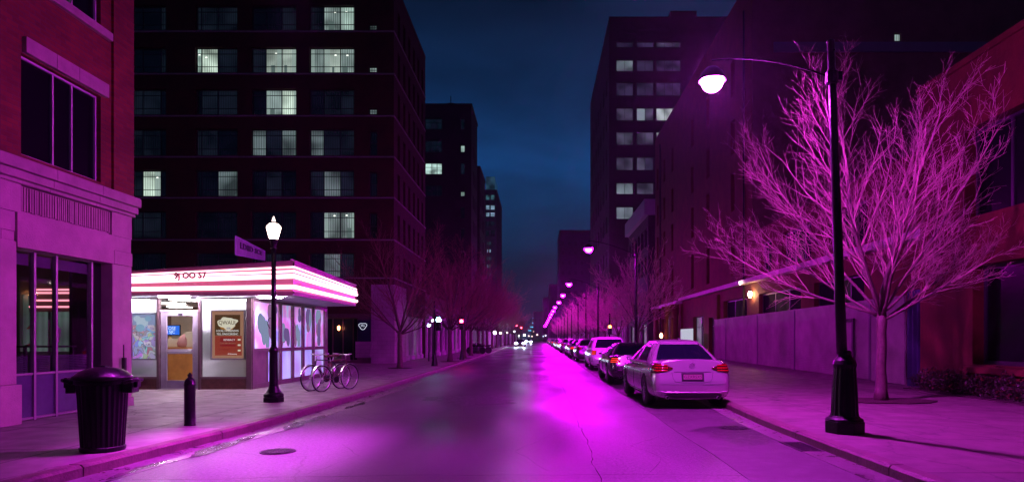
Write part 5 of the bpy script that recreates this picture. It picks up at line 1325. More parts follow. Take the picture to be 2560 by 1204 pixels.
# ================================================================ bicycles
def wheel(parent, y, r, ox=0):
    w = MB(); n = 30
    w.tube([(ox, y+r*math.cos(2*PI*k/n), r*math.sin(2*PI*k/n)+r+.0) for k in range(n+1)], .016, 8, cap=False)
    wo = w.build('wheel', mat('tyre_rubber', (.012,.012,.012), .7), parent, smooth=True)
    s = MB()
    s.tube([(ox, y+(r-.028)*math.cos(2*PI*k/n), (r-.028)*math.sin(2*PI*k/n)+r) for k in range(n+1)], .010, 6, cap=False)
    for k in range(18):
        a = 2*PI*k/18; s.tube([(ox+(.03 if k%2 else -.03), y, r),(ox, y+(r-.03)*math.cos(a), r+(r-.03)*math.sin(a))], .0022, 3, cap=False)
    s.tube([(ox-.05,y,r),(ox+.05,y,r)], .018, 8)
    s.build('spoked_rim', M_alu, wo)
def bicycle(x, y, rz, label, col, basket):
    t = thing('bicycle', label, 'bicycle', (x,y,.13), rz); s = .96
    r = .32; wb = .98; M_f = mat('bike_paint_%d' % (basket), col, .3, .2, coat=.5)
    wheel(t, -wb/2, r); wheel(t, wb/2, r)
    bbk = (0,-.05,.28); seat_t = (0,-.20,.74); head = (0,.34,.78); headb = (0,.37,.62); ax = (0,-wb/2,r); fx = (0,wb/2,r)
    mb = MB()
    for a,b,q in ((bbk,seat_t,.017),(seat_t,head,.015),(bbk,headb,.018),(head,headb,.02)): mb.tube([a,b], q, 8)
    for sx in (-.05,.05):
        mb.tube([bbk,(sx,ax[1],ax[2])], .010, 6); mb.tube([seat_t,(sx,ax[1],ax[2])], .009, 6); mb.tube([headb,(sx,.40,.60),(sx,fx[1],fx[2])], .010, 6)
    mb.build('bike_frame', M_f, t, smooth=True)
    mb = MB(); mb.tube([head,(0,.33,.90)], .014, 8); mb.tube([(-.27,.16,.93),(-.25,.28,.92),(-.12,.34,.90),(.12,.34,.90),(.25,.28,.92),(.27,.16,.93)], .012, 8); mb.build('handlebar', M_alu, t, smooth=True)
    mb = MB(); mb.tube([seat_t,(0,-.22,.84)], .013, 8); mb.build('seat_post', M_alu, t)
    mb = MB(); mb.add([(-.075,-.36,.85),(.075,-.36,.85),(.02,-.08,.86),(-.02,-.08,.86),(-.085,-.36,.90),(.085,-.36,.90),(.025,-.07,.885),(-.025,-.07,.885)], [(0,1,2,3),(4,5,6,7),(0,1,5,4),(1,2,6,5),(2,3,7,6),(3,0,4,7)])
    mb.build('saddle', mat('saddle_brown', (.09,.03,.025), .4), t, bevel=.02)
    for yy in (-wb/2, wb/2):
        m2 = MB(); n = 10; vs = []
        for k in range(n+1):
            a = .35+ (PI-.55)*k/n
            for sx in (-.03,.03): vs.append((sx, yy+(r+.035)*math.cos(a), r+(r+.035)*math.sin(a)))
        m2.add(vs, [(2*k,2*k+1,2*k+3,2*k+2) for k in range(n)]); mo = m2.build('mudguard', M_alu, t); so = mo.modifiers.new('s','SOLIDIFY'); so.thickness = .006
    mb = MB(); mb.lathe([(.085,-.01),(.085,.01)], 20, (0.06,bbk[1],bbk[2]), axis='x'); mb.tube([(.07,bbk[1],bbk[2]),(.09,bbk[1]+.12,bbk[2]-.12),(.15,bbk[1]+.12,bbk[2]-.12)], .009, 6); mb.tube([(-.07,bbk[1],bbk[2]),(-.09,bbk[1]-.12,bbk[2]+.12),(-.15,bbk[1]-.12,bbk[2]+.12)], .009, 6); mb.build('crank', M_dark, t)
    MB().tube([(.06,bbk[1],bbk[2]+.08),(.06,ax[1],ax[2]+.035)], .005, 4).tube([(.06,bbk[1],bbk[2]-.08),(.06,ax[1],ax[2]-.035)], .005, 4).build('chain', M_dark, t)
    mb = MB()
    if basket:   # rear carrier box
        mb.box(-.15,.15,-.68,-.36,.72,.735); mb.tube([(-.12,-.5,.32),(-.12,-.5,.72)], .008, 6); mb.tube([(.12,-.5,.32),(.12,-.5,.72)], .008, 6)
        mb.box(-.15,.15,-.66,-.38,.736,.90); mb.build('carrier_box', mat('carrier_leather', (.05,.03,.04), .35), t, bevel=.02)
    return t
bicycle(-5.16,16.30,R(-26),'front bicycle with brown saddle parked on the pavement right of the shop', (.10,.02,.03), 0)
bicycle(-5.47,16.50,R(-30)+PI,'rear bicycle with a dark carrier box leaning beside the front one', (.03,.03,.05), 1)
# parked motorcycles far left
def motorbike(x, y, rz, label):
    t = thing('motorcycle', label, 'motorcycle', (x,y,.13), rz, 'dark motorcycles at the left kerb')
    for yy in (-.62,.62):
        MB().lathe([(.20,-.05),(.27,-.06),(.30,0),(.27,.06),(.20,.05)], 20, (0,yy,.30), axis='x').build('wheel', mat('tyre_rubber', (.012,)*3, .7), t, smooth=True)
    mb = MB(); mb.add([(-.12,-.75,.62),(.12,-.75,.62),(.12,.0,.58),(-.12,.0,.58),(-.10,-.85,.78),(.10,-.85,.78),(.12,-.05,.70),(-.12,-.05,.70)], [(0,1,2,3),(4,5,6,7),(0,1,5,4),(1,2,6,5),(2,3,7,6),(3,0,4,7)]); mb.build('seat', M_dark, t, bevel=.03)
    mb = MB(); mb.lathe([(.02,-.02),(.13,.05),(.16,.2),(.13,.36),(.03,.45)], 14, (0,-.02,.72), axis='y'); mb.build('tank', M_black, t, smooth=True)
    mb = MB(); mb.box(-.14,.14,-.22,.25,.25,.58); mb.tube([(.15,-.1,.30),(.16,-.8,.32)], .045, 8); mb.build('engine', mat('engine_metal', (.10,.10,.11), .35, .8), t, bevel=.03)
    mb = MB()
    for s_ in (-.09,.09): mb.tube([(s_,.62,.30),(s_,.40,.95)], .022, 6)
    mb.tube([(-.34,.28,1.02),(0,.38,1.0),(.34,.28,1.02)], .016, 6); mb.build('fork', M_alu, t)
    MB().lathe([(.03,-.05),(.09,.0),(.09,.06)], 12, (0,.48,.86), axis='y').build('headlamp', M_dark, t)
    MB().box(-.06,.06,-.90,-.86,.66,.74).build('rear_light', mat('red_lens', (.30,.005,.008), .15), t)
motorbike(-5.35,54.6,R(70),'dark motorcycle parked across the left pavement, the one nearer the camera')
motorbike(-5.0,55.8,R(100),'dark motorcycle parked across the left pavement, the one nearer the kerb')
# ================================================================ cars
M_tyre = mat('tyre_rubber', (.012,.012,.012), .7)
M_rim = mat('alloy_rim', (.55,.55,.58), .25, .9)
M_cglass = mat('car_glass', (.004,.006,.012), .06, spec=.6)
M_trim = mat('black_trim', (.012,.012,.014), .45)
M_under = mat('underbody', (.008,.008,.009), .8)
M_tail = mat('red_lens', (.42,.006,.010), .15, emit=(1,.02,.03), estr=.25)
M_tail_in = mat('red_lens_dark', (.06,.002,.004), .12, coat=1)
def evalmesh(o):
    dg = bpy.context.evaluated_depsgraph_get(); dg.update()
    return bpy.data.meshes.new_from_object(o.evaluated_get(dg))
def car_shell(kind):
    """lofted lower body and glasshouse; returns dict of meshes and a BVH for laying lamps and seams on"""
    sp = {'sedan': dict(L=4.45, W=.84, nose=.72, belt=.90, deck=1.00, hood=.86, roof=1.405, rw0=-1.78, rw1=-1.02, fw0=1.22, fw1=.35, dkdrop=.0),
          'low':   dict(L=4.5, W=.85, nose=.66, belt=.86, deck=.93, hood=.80, roof=1.30, rw0=-1.70, rw1=-.95, fw0=1.25, fw1=.35, dkdrop=.0),
          'wagon': dict(L=4.35, W=.86, nose=.80, belt=.96, deck=1.0, hood=.94, roof=1.50, rw0=-2.08, rw1=-1.75, fw0=1.15, fw1=.45, dkdrop=.0)}[kind]
    L2 = sp['L']/2; W = sp['W']
    # stations: (dist from rear, width factor, deck z)
    st = []
    def deckz(y):
        if y < sp['rw0']: return sp['deck']-.02*(abs(y)-abs(sp['rw0']))
        if y < sp['fw0']-.1: return sp['deck']-(sp['deck']-sp['belt'])*min(1, (y-sp['rw0'])/2.0)+.0
        t = (y-sp['fw0']+.1)/(L2-sp['fw0']+.1)
        return sp['belt']+.02-(sp['belt']-sp['nose'])*t**2.0
    ys = [(-L2,.74),(-L2+.02,.84),(-L2+.08,.92),(-L2+.22,.975),(-L2+.5,1.0),(-1.3,1.0),(-.7,1.0),(0,1.0),(.7,1.0),(1.2,.995),(L2-.55,.98),(L2-.25,.94),(L2-.10,.87),(L2-.03,.76),(L2,.62)]
    prof = [(.0,.20,0),(.80,.20,0),(.95,.25,0),(1.0,.40,0),(1.0,.58,0),(.985,.74,0),(.93,None,-.065),(.81,None,-.012),(.5,None,.012),(.0,None,.018)]
    vs = []; n = len(prof)
    for (y, wf) in ys:
        dz = deckz(y); back = max(0, (-y-(L2-.30))/.30)   # 1 at the very rear
        fr = max(0, (y-(L2-.4))/.4)
        for s_ in (1,-1):
            for i, (wx, z, off) in enumerate(prof):
                zz = z if z is not None else dz+off
                if z is not None and z > .5: zz = min(z, dz-.09-(.74-z)*.3)
                yy = y
                # bumper stands proud, boot lid leans forward
                if back > 0:
                    yy += back*(.06 if i <= 1 else .02 if i == 2 else .0 if i == 3 else .015 if i == 4 else .07 if i == 5 else .10 if i == 6 else .115)
                if fr > 0: yy -= fr*(.03 if i <= 2 else 0 if i <= 4 else .05 if i == 5 else .12)
                ww = wf
                if i >= 7 and back > 0: ww = wf*.98
                vs.append((s_*wx*W*ww, yy, zz))
    fs = []
    for k in range(len(ys)-1):
        for h in (0, 1):
            o = k*2*n+h*n; o2 = o+2*n
            for i in range(n-1): fs.append((o+i, o+i+1, o2+i+1, o2+i))
    for k in (0, len(ys)-1):
        o = k*2*n
        for i in range(n-1): fs.append((o+i, o+i+1, o+n+i+1, o+n+i))
    bmx = bmesh.new(); V_ = [bmx.verts.new(v) for v in vs]
    for f in fs:
        try: bmx.faces.new([V_[i] for i in f])
        except ValueError: pass
    bmesh.ops.remove_doubles(bmx, verts=bmx.verts, dist=.0005); bmesh.ops.recalc_face_normals(bmx, faces=bmx.faces)
    me = bpy.data.meshes.new('body'); bmx.to_mesh(me); bmx.free()
    o = bpy.data.objects.new('tmp', me); COL.objects.link(o)
    s = o.modifiers.new('s','SUBSURF'); s.levels = 2; s.render_levels = 2
    # wheel arches
    cut = MB(); wys = (-1.30, 1.36)
    for y in wys:
        for s_ in (-1,1): cut.lathe([(.36,-.17),(.36,.17)], 32, (s_*(W-.08),y,.33), axis='x')
    c = cut.build('tmpcut', M_under)
    b = o.modifiers.new('b','BOOLEAN'); b.object = c; b.operation = 'DIFFERENCE'; b.solver = 'EXACT'
    body = evalmesh(o)
    for ob in (o, c): m_ = ob.data; bpy.data.objects.remove(ob); 
    # drop doubled material slots
    # glasshouse: rings by height
    rw0, rw1, fw0, fw1, roof, belt, deck = [sp[k] for k in ('rw0','rw1','fw0','fw1','roof','belt','deck')]
    lv = [(0,-.05),(.06,0),(.14,0),(.50,0),(.84,0),(.94,0),(1.0,.0)]
    rings = []
    zb = belt-.04
    for t, e in lv:
        z = zb+(roof-.065-zb)*t
        yr = rw0+(rw1-rw0)*(t**.9); yf = fw0+(fw1-fw0)*(t**.92)
        w = W*(.955-(.36 if kind != 'wagon' else .22)*t**1.35)
        rings.append((z, yr, yf, w))
    def outline(z, yr, yf, w, crown=0):
        yb = -.10 ; L_ = [] 
        pr = [(0,yr-.03),(.45*w,yr-.02),(.885*w,yr+.015),(.94*w,yr+.06),(.985*w,yr+.20),(w,yr+.30),(w,yb-.62),(w,yb-.03),(w,yb+.03),(w*.995,yf-.42),(.985*w,yf-.30),(.94*w,yf-.10),(.885*w,yf-.02),(.45*w,yf+.04),(0,yf+.06)]
        if kind != 'wagon': pr[6] = (w, min(-.55, yr+.55) if yr+.55 < yb-.1 else yb-.2)
        else: pr[6] = (w, yb-.85)
        return [(x,y,z+crown*(1-(x/max(w,.01))**2)) for x,y in pr]
    g = MB(); no = 15; allr = []
    for q in rings: allr.append(outline(*q))
    z, yr, yf, w = rings[-1]
    allr.append([(x*.90, (y-(yr+yf)/2)*.92+(yr+yf)/2, roof-.022) for x,y,_ in outline(z,yr,yf,w)])
    allr.append([(x*.55, (y-(yr+yf)/2)*.72+(yr+yf)/2, roof+.008) for x,y,_ in outline(z,yr,yf,w)])
    allr.append([(0, (y-(yr+yf)/2)*.60+(yr+yf)/2, roof+.010) for x,y,_ in outline(z,yr,yf,w)])
    vs = []; 
    for r_ in allr:
        vs += r_; vs += [(-x,y,z) for x,y,z in r_]
    fs = []; mi = []
    for k in range(len(allr)-1):
        for h in (0,1):
            a0 = k*2*no+h*no; b0 = a0+2*no
            for i in range(no-1):
                fs.append((a0+i,a0+i+1,b0+i+1,b0+i))
                glassz = 2 <= k <= 3
                side_g = i in (5,6,8) and glassz
                if kind != 'wagon' and i == 5: side_g = glassz
                rear_g = i in (0,1) and (1 <= k <= 4 if kind != 'wagon' else 2 <= k <= 4); front_g = i in (11,12,13) and 1 <= k <= 4
                mi.append(1 if (side_g or rear_g or front_g) else 0)
    bmx = bmesh.new(); V_ = [bmx.verts.new(v) for v in vs]
    for f, m_ in zip(fs, mi):
        try: ff = bmx.faces.new([V_[i] for i in f]); ff.material_index = m_
        except ValueError: pass
    bmesh.ops.remove_doubles(bmx, verts=bmx.verts, dist=.0005); bmesh.ops.recalc_face_normals(bmx, faces=bmx.faces)
    me = bpy.data.meshes.new('gh'); bmx.to_mesh(me); bmx.free(); me.materials.append(M_trim); me.materials.append(M_trim)
    o = bpy.data.objects.new('tmp', me); COL.objects.link(o); s = o.modifiers.new('s','SUBSURF'); s.levels = 2
    gm = evalmesh(o); bpy.data.objects.remove(o)
    def sub(me, idx):
        b2 = bmesh.new(); b2.from_mesh(me)
        bmesh.ops.delete(b2, geom=[f for f in b2.faces if f.material_index != idx], context='FACES')
        m2 = bpy.data.meshes.new('part'); b2.to_mesh(m2); b2.free(); m2.materials.clear()
        for p in m2.polygons: p.material_index = 0
        m2.shade_smooth(); return m2
    pill = sub(gm, 0)
    # windows by side: rear, front, left, right
    glassm = sub(gm, 1)
    def pick(test):
        b2 = bmesh.new(); b2.from_mesh(glassm)
        bmesh.ops.delete(b2, geom=[f for f in b2.faces if not test(f)], context='FACES')
        m2 = bpy.data.meshes.new('pane'); b2.to_mesh(m2); b2.free(); m2.shade_smooth(); return m2
    def isl(f):
        c = f.calc_center_median(); n_ = f.normal
        return c, n_
    panes = {'rear_window': pick(lambda f: f.normal.y < -.35 and abs(f.normal.x) < .85 and f.calc_center_median().y < 0 and abs(f.calc_center_median().x) < .83*W),
             'windscreen': pick(lambda f: f.normal.y > .3 and abs(f.normal.x) < .85 and f.calc_center_median().y > 0)}
    side = pick(lambda f: not((f.normal.y < -.35 and abs(f.normal.x) < .85 and f.calc_center_median().y < 0 and abs(f.calc_center_median().x) < .83*W) or (f.normal.y > .3 and abs(f.normal.x) < .85 and f.calc_center_median().y > 0)))
    b2 = bmesh.new(); b2.from_mesh(side); b2.free()
    def pick2(test):
        b2 = bmesh.new(); b2.from_mesh(side)
        bmesh.ops.delete(b2, geom=[f for f in b2.faces if not test(f.calc_center_median())], context='FACES')
        m2 = bpy.data.meshes.new('pane'); b2.to_mesh(m2); b2.free(); m2.shade_smooth(); return m2
    sides = [pick2(lambda c, a=a, q=q: c.x*a > 0 and (c.y > -.10) == q) for a in (1,-1) for q in (True, False)]
    body.shade_smooth()
    try: body.set_sharp_from_angle(angle=R(40))
    except Exception: pass
    for p in body.polygons: p.material_index = 0
    body.materials.clear()
    bm3 = bmesh.new(); bm3.from_mesh(body); bvh = BVHTree.FromBMesh(bm3)
    return dict(sp=sp, body=body, pill=pill, panes=panes, sides=sides, bvh=bvh, bm=bm3, wys=wys)
SH = {}
def linkmesh(name, me, m, parent):
    me.materials.clear(); me.materials.append(m)
    o = bpy.data.objects.new(name, me); COL.objects.link(o); o.parent = parent; return o
def proj(S, x, z, rear=True, lift=.006, wrap=True):
    """point on the body seen from behind; beyond the corner the ray swings round to the side"""
    L2 = S['sp']['L']/2; W = S['sp']['W']; xc = W-.30; sg = 1 if x >= 0 else -1; ax_ = abs(x); d = -1 if rear else 1
    if ax_ <= xc: o = Vector((x, d*5, z)); dr = Vector((0,-d,0))
    else:
        phi = (ax_-xc)/.30*(PI/2)*.75
        c = Vector((sg*xc, d*(L2-.34), z)); out = Vector((sg*math.sin(phi), d*math.cos(phi), 0)); o = c+out*3; dr = -out
    hit, nrm, i, _ = S['bvh'].ray_cast(o, dr)
    if hit is None: return None
    if nrm.dot(dr) > 0: nrm = -nrm
    return hit+nrm*lift
def projs(S, y, z, sg, lift=.004):
    hit, nrm, i, _ = S['bvh'].ray_cast(Vector((sg*3, y, z)), Vector((-sg,0,0)))
    if hit is None: return None
    if nrm.x*sg < 0: nrm = -nrm
    return hit+nrm*lift
def patch(S, xf, z0f, z1f, nx, nz, lift, rear=True):
    """a lens or panel laid on the body: raised inside, flush at its rim"""
    vs = []; ok = True
    for i in range(nx+1):
        u = i/nx; x = xf(u)
        for j in range(nz+1):
            v = j/nz; z = z0f(u)+(z1f(u)-z0f(u))*v
            e = 1 if (0 < i < nx and 0 < j < nz) else 0
            p = proj(S, x, z, rear, .001+lift*e)
            if p is None: return None
            vs.append(p)
    mb = MB(); mb.add(vs, [(i*(nz+1)+j,(i+1)*(nz+1)+j,(i+1)*(nz+1)+j+1,i*(nz+1)+j+1) for i in range(nx) for j in range(nz)])
    return mb
def line(S, pts, w, rear=True, lift=.003):
    """thin dark seam along points (x,z) seen from behind"""
    mb = MB(); P3 = [proj(S, x, z, rear, lift) for x, z in pts]
    if any(p is None for p in P3): return None
    mb.tube(P3, w, 4); return mb
def make_car(kind, label, paint, detail=True, front=False, plate='GZXRSXS', group=None, pillpaint=None):
    if kind not in SH: SH[kind] = car_shell(kind)
    S = SH[kind]; sp = S['sp']; L2 = sp['L']/2; W = sp['W']
    t = thing('parked_car', label, 'car', (0,0,0), 0, group)
    body = linkmesh('body', S['body'].copy(), paint, t)
    linkmesh('roof_pillars', S['pill'].copy(), pillpaint or paint, t)
    for nm, me in S['panes'].items(): linkmesh(nm, me.copy(), M_cglass, t)
    for me in S['sides']: linkmesh('side_window', me.copy(), M_cglass, t)
    # underbody and cabin floor
    MB().box(-W*.80,W*.80,-L2+.28,L2-.28,.17,.24).build('underbody', M_under, t)
    for y in S['wys']:
        for s_ in (-1,1):
            w = MB().lathe([(.205,-.10),(.285,-.105),(.318,-.075),(.325,0),(.318,.075),(.285,.105),(.205,.10)], 32, (s_*(W-.12),y,.325), axis='x').build('wheel', M_tyre, t, smooth=True)
            rb = MB(); xo = s_*(W-.022)
            rb.lathe([(.205,-.02*s_),(.212,.02*s_),(.195,.022*s_),(.190,-.03*s_)], 28, (xo,y,.325), axis='x')
            for k in range(10):
                a = 2*PI*k/10+.2; c_, s2_ = math.cos(a), math.sin(a)
                pq = [(.04,-.022),(.195,-.014),(.195,.014),(.04,.022)]
                vs = [(xo+q*s_, y+r_*c_-t_*s2_, .325+r_*s2_+t_*c_) for q in (-.01,.018) for r_,t_ in pq]
                rb.add(vs, [(0,1,2,3),(4,7,6,5),(0,1,5,4),(1,2,6,5),(2,3,7,6),(3,0,4,7)])
            rb.lathe([(.055,-.01*s_),(.055,.024*s_),(.03,.03*s_)], 16, (xo,y,.325), axis='x')
            rb.build('rim', M_rim, w)
            MB().lathe([(.2,0),(.2,.01)], 20, (xo-.06*s_,y,.325), axis='x').build('brake_well', M_under, w)
    # mirrors
    for s_ in (-1,1):
        mb = MB(); mb.lathe([(.015,-.01),(.032,.0),(.042,.03),(.035,.06),(.012,.075)], 12, (s_*(W+.005),.78,sp['belt']+.05), axis='y'); mb.tube([(s_*(W-.12),.80,sp['belt']+.0),(s_*(W-.0),.80,sp['belt']+.05)], .02, 6)
        mb.build('side_mirror', paint, t, smooth=True)
    # tail lamps
    zt = sp['deck']-.16 if kind != 'wagon' else sp['deck']-.20
    for s_ in (-1,1):
        if kind == 'sedan':
            mb = patch(S, lambda u: s_*(.40+.50*u), lambda u: zt-.035-.085*min(1,u*1.8)+.0*u, lambda u: zt+.0+.085*min(1,u*2.0), 16, 6, .018)
        elif kind == 'low':
            mb = patch(S, lambda u: s_*(.52+.34*u), lambda u: zt-.08, lambda u: zt+.07-.03*(1-u), 10, 5, .012)
        else:
            mb = patch(S, lambda u: s_*(.60+.24*u), lambda u: zt-.09, lambda u: zt+.10, 8, 5, .012)
        if mb:
            tl = mb.build('tail_lamp', M_tail_in if kind == 'sedan' else M_tail, t, smooth=True)
            for q in range(3):
                zz = zt-.06+.055*q
                m2 = patch(S, lambda u: s_*(.50+.36*u if kind == 'sedan' else .56+.27*u if kind == 'low' else .63+.18*u), lambda u: zz-.010, lambda u: zz+.012, 10, 2, .006)
                if m2:
                    for i_, v_ in enumerate(m2.v): m2.v[i_] = (v_[0]+s_*.006, v_[1]-.02, v_[2])
                    m2.build('light_strip', M_tail if kind == 'sedan' else emis('tail_glow', (1.0,.06,.02), 1.3), tl, smooth=True)
    # boot details
    zp = .66 if kind != 'wagon' else .68
    mb = patch(S, lambda u: -.23+.46*u, lambda u: zp-.10, lambda u: zp+.075, 6, 4, .004)
    if mb: mb.build('plate_recess', M_trim, t)
    p0 = proj(S, 0, zp, True, 0)
    if p0:
        yb_ = p0.y-.022
        pl = MB().box(-.19,.19,yb_,yb_+.012,zp-.055,zp+.045).build('number_plate', mat('plate_pale', (.42,.32,.30), .4), t)
        if detail:
            text_mb(plate, .085, lambda x,y,d: (x, yb_-.003-d, zp-.006+y), .001, 1.0).build('lettering', mat('plate_ink', (.10,.05,.06), .5), pl)
            MB().box(-.21,.21,yb_-.003,yb_+.012,zp+.046,zp+.055).box(-.21,.21,yb_-.003,yb_+.012,zp-.065,zp-.056).build('plate_frame', M_trim, pl)
    def seam(pts, w=.0035, nm='seam', m=M_trim):
        q = line(S, pts, w)
        if q: q.build(nm, m, t)
    if kind != 'wagon':
        seam([(x, zt-.085-.0*abs(x)) for x in [-.38+.76*i/12 for i in range(13)]], .006, 'boot_handle_strip')
        seam([(-.42,zt-.10),(-.40,.62),(-.36,.555),(-.2,.54),(0,.538),(.2,.54),(.36,.555),(.40,.62),(.42,zt-.10)], .0035, 'boot_seam')
    seam([(x, .50) for x in [-.80+1.6*i/20 for i in range(21)]], .003, 'bumper_seam')
    mb = patch(S, lambda u: -.62+1.24*u, lambda u: .215, lambda u: .315, 12, 3, .004)
    if mb: mb.build('diffuser', M_trim, t)
    seam([(x, .345+.02*(abs(x) > .6)) for x in [-.84+1.68*i/24 for i in range(25)]], .009, 'bumper_lip', paint)
    if detail:
        zb_ = zt+.045; pb = proj(S, 0, zb_, True, .006)
        if pb:
            mb = MB(); n = 24
            mb.tube([(.052*math.cos(2*PI*k/n), pb.y-.006, zb_+.052*math.sin(2*PI*k/n)) for k in range(n+1)], .006, 6, cap=False)
            for a_, b_ in (((-.03,.038),(-.008,.0)),((-.008,.0),(0,.012)),((.03,.038),(.008,.0)),((.008,.0),(0,.012)),((-.045,.015),(-.02,-.042)),((-.02,-.042),(0,-.01)),((.045,.015),(.02,-.042)),((.02,-.042),(0,-.01))):
                mb.tube([(a_[0],pb.y-.006,zb_+a_[1]),(b_[0],pb.y-.006,zb_+b_[1])], .005, 5)
            mb.lathe([(.048,0),(.048,.004)], 20, (0,pb.y-.004,zb_), axis='y'); mb.build('badge', M_alu, t)
        for s_ in (-1,1):
            mb = MB(); mb.lathe([(.035,-.05),(.038,.03),(.03,.03),(.028,-.05)], 14, (s_*.52,-L2+.04,.235), axis='y', cap=False); mb.build('exhaust_tip', M_alu, t)
        MB().add([(-.02,-1.02,sp['roof']+.0),(.02,-1.02,sp['roof']),(.02,-.86,sp['roof']+.005),(-.02,-.86,sp['roof']+.005),(0,-1.04,sp['roof']+.055),(0,-.90,sp['roof']+.02)], [(0,1,4),(1,2,5,4),(2,3,5),(3,0,4,5)]).build('roof_fin', paint, t)
        MB().tube([(0,-1.0,sp['roof']+.01),(0,-1.03,sp['roof']+.05)], .006, 5).build('aerial', M_trim, t)
        # rear screen interior hints
    # door seams, handles, rubbing line
    for s_ in (-1,1):
        for ysm in (-.98,.02,1.02):
            P3 = [projs(S, ysm+(.10 if ysm == -.98 and z > .62 else 0), z, s_) for z in (.30,.42,.55,.66,.78,sp['belt']-.10)]
            if all(p is not None for p in P3): MB().tube(P3, .0035, 4).build('door_seam', M_trim, t)
        for yh in (-.72,.30):
            a_ = projs(S, yh, sp['belt']-.16, s_, .02); b_ = projs(S, yh+.17, sp['belt']-.16, s_, .02)
            if a_ and b_: MB().tube([a_-Vector((s_*.02,0,0)),a_,b_,b_-Vector((s_*.02,0,0))], .011, 6).build('door_handle', paint, t, smooth=True)
        P3 = [projs(S, y, .27, s_, .006) for y in [-.88+.2*k for k in range(10)]]
        if all(p is not None for p in P3): MB().tube(P3, .016, 5).build('sill_strip', paint, t, smooth=True)
    # front lamps
    for s_ in (-1,1):
        mb = patch(S, lambda u: s_*(.44+.36*u), lambda u: .56, lambda u: .67, 10, 4, .012, rear=False)
        if mb: mb.build('headlight', front if front else mat('headlight_lens', (.3,.3,.34), .08, .3), t, smooth=True)
    mb = patch(S, lambda u: -.36+.72*u, lambda u: .52, lambda u: .66, 10, 4, .006, rear=False)
    if mb: mb.build('grille', M_trim, t)
    return t
P_sil = mat('silver_paint', (.50,.46,.48), .27, .65, coat=.9, bump=0)
P_blk = mat('dark_paint', (.035,.022,.035), .22, .4, coat=1)
P_wht = mat('white_paint', (.70,.70,.74), .3, .1, coat=.9)
P_gry = mat('grey_paint', (.07,.065,.08), .28, .5, coat=.9)
c1 = make_car('sedan', 'silver sedan tinted pink by the lamps, nearest of the parked row', P_sil)
c1.location = (3.09, 15.22, .012); c1.rotation_euler = (0,0,R(1.2))
c2 = make_car('low', 'low dark sedan with a glowing left tail lamp parked ahead of the silver one', P_blk, plate='KCX 407')
c2.location = (3.03, 21.9, .012)
c3 = make_car('wagon', 'white sided estate car with dark rear, third in the parked row', P_wht, plate='RBD 218')
c3.location = (3.16, 30.6, .012)
for ch in c3.children:
    pass
GC = 'cars parked along the right kerb'
for c in (c1,c2,c3): c['group'] = GC
c4 = make_car('sedan', 'grey sedan fourth in the parked row just beyond the white estate', P_gry, detail=False, group=GC); c4.location = (3.1, 40.8, .012)
protos = [c4, c2, c3]
k = 4
for i, (y, src) in enumerate(((47.2,c2),(54.0,c4),(65.5,c4),(71.5,c2),(78,c2),(85,c4),(93,c2),(101,c4),(110,c2),(120,c2),(131,c4),(143,c2),(157,c2),(172,c4))):
    c = copy_tree(src); c.location = (3.05+rnd.uniform(-.08,.08), y, .012); k += 1
    c['label'] = 'dark car parked at the right kerb, %s in the row from the silver sedan' % (['first']+ORD[1:])[min(k-1,17)]; c['group'] = GC
# traffic far away coming toward the camera
M_hl = emis('headlight_on', (.62,.84,1.0), 2200)
for i, (px, Y, lb) in enumerate(((1301,107,'oncoming car with two bright white headlights, nearest in the far traffic'),)):
    c = make_car('low', lb, P_blk, detail=False, front=M_hl); c.name = 'oncoming_car'; c.location = (px2x(px,Y), Y, .01); c.rotation_euler = (0,0,PI); c['label'] = lb; c['group'] = 'oncoming cars'
    for j, (px2_, Y2) in enumerate(((1322,175),)):
        d = copy_tree(c); d.location = (px2x(px2_,Y2), Y2, .01); d['label'] = 'tiny oncoming car with lit headlights, %s behind the nearest one' % ['first','second','third'][j]
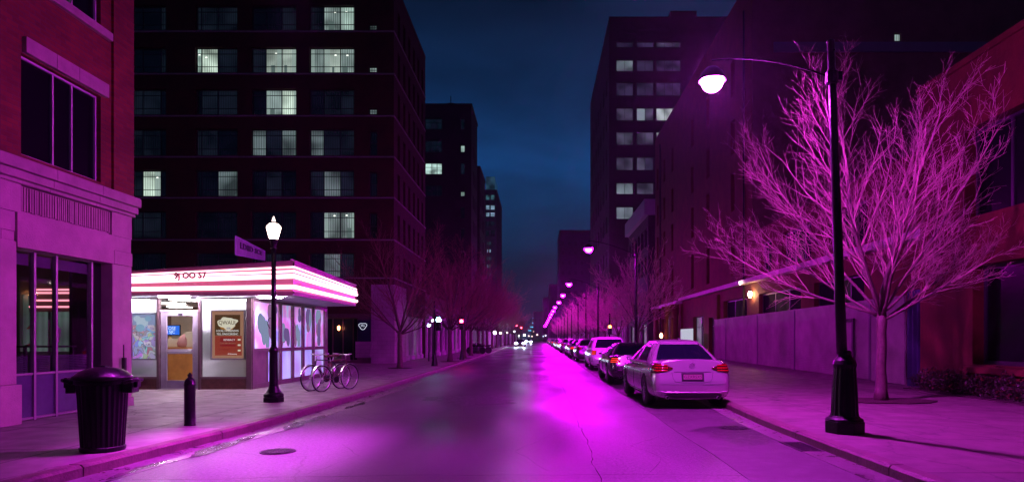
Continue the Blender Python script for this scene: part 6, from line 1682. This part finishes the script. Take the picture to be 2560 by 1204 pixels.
# ================================================================ lamp whose pool falls on the left lane, its post just outside the frame
t = thing('street_lamp', 'deep hooded street lamp on a long arm over the left lane near the camera', 'street lamp', (-5.35,1.2,.13))
mb = MB(); mb.lathe([(.25,0),(.24,.2),(.17,.25),(.14,.95),(.08,1.1)], 24, flute=.04); mb.build('fluted_base', M_black, t)
MB().tube([(0,0,1.0),(0,0,7.0)], [.07,.05], 12).build('pole', M_black, t)
hx, hy, hz = 2.2, 7.0, 6.42
MB().tube([(0,0,6.6),(1.1,2.8,7.0),(hx,hy,hz+.35)], [.035,.03,.03], 8).build('arm', M_black, t)
MB().lathe([(.02,.36),(.16,.30),(.18,.14),(.175,-.45),(.170,-.45),(.165,.14),(.0,.28)], 24, (hx,hy,hz)).build('lamp_hood', M_dark, t)
MB().lathe([(.10,.10),(.10,.12)], 24, (hx,hy,hz)).build('lit_lens', emis('magenta_lens', MAG, 34000), t)
# light under the shop canopy corner
t = thing('soffit_light', 'pale strip light under the corner of the pink neon canopy', 'strip light', (-6.9,16.5,2.52))
MB().box(-.35,.3,-.05,.05,-.005,.005).build('housing', M_alu, t); MB().box(-.33,.28,-.035,.035,-.03,-.006).build('light_tube', emis('soffit_tube_glow', (1.0,.70,.98), 400), t)
t = thing('soffit_light', 'pale strip light under the pink neon canopy above the shop door', 'strip light', (-9.3,16.33,2.52))
MB().box(-.4,.4,-.04,.04,-.005,.005).build('housing', M_alu, t); MB().box(-.38,.38,-.03,.03,-.028,-.006).build('light_tube', emis('soffit_tube_glow', (1.0,.70,.98), 400), t)
# thin haze added so the lamps get a glow around them
hm = bpy.data.materials.new('lamp_glow_haze'); hm.use_nodes = True; N, L = nt(hm); N.remove(N['Principled BSDF'])
pv = N.new('ShaderNodeVolumePrincipled'); pv.inputs['Density'].default_value = .00016; pv.inputs['Color'].default_value = (.8,.8,.85,1); pv.inputs['Anisotropy'].default_value = .82
L.new(pv.outputs[0], N['Material Output'].inputs['Volume'])
o = MB().box(-80, 80, -62, 460, -2, 66).build('haze', hm); struct(o, 'thin haze added to give the street lamps a glow', 'stuff')
scene.cycles.volume_bounces = 0
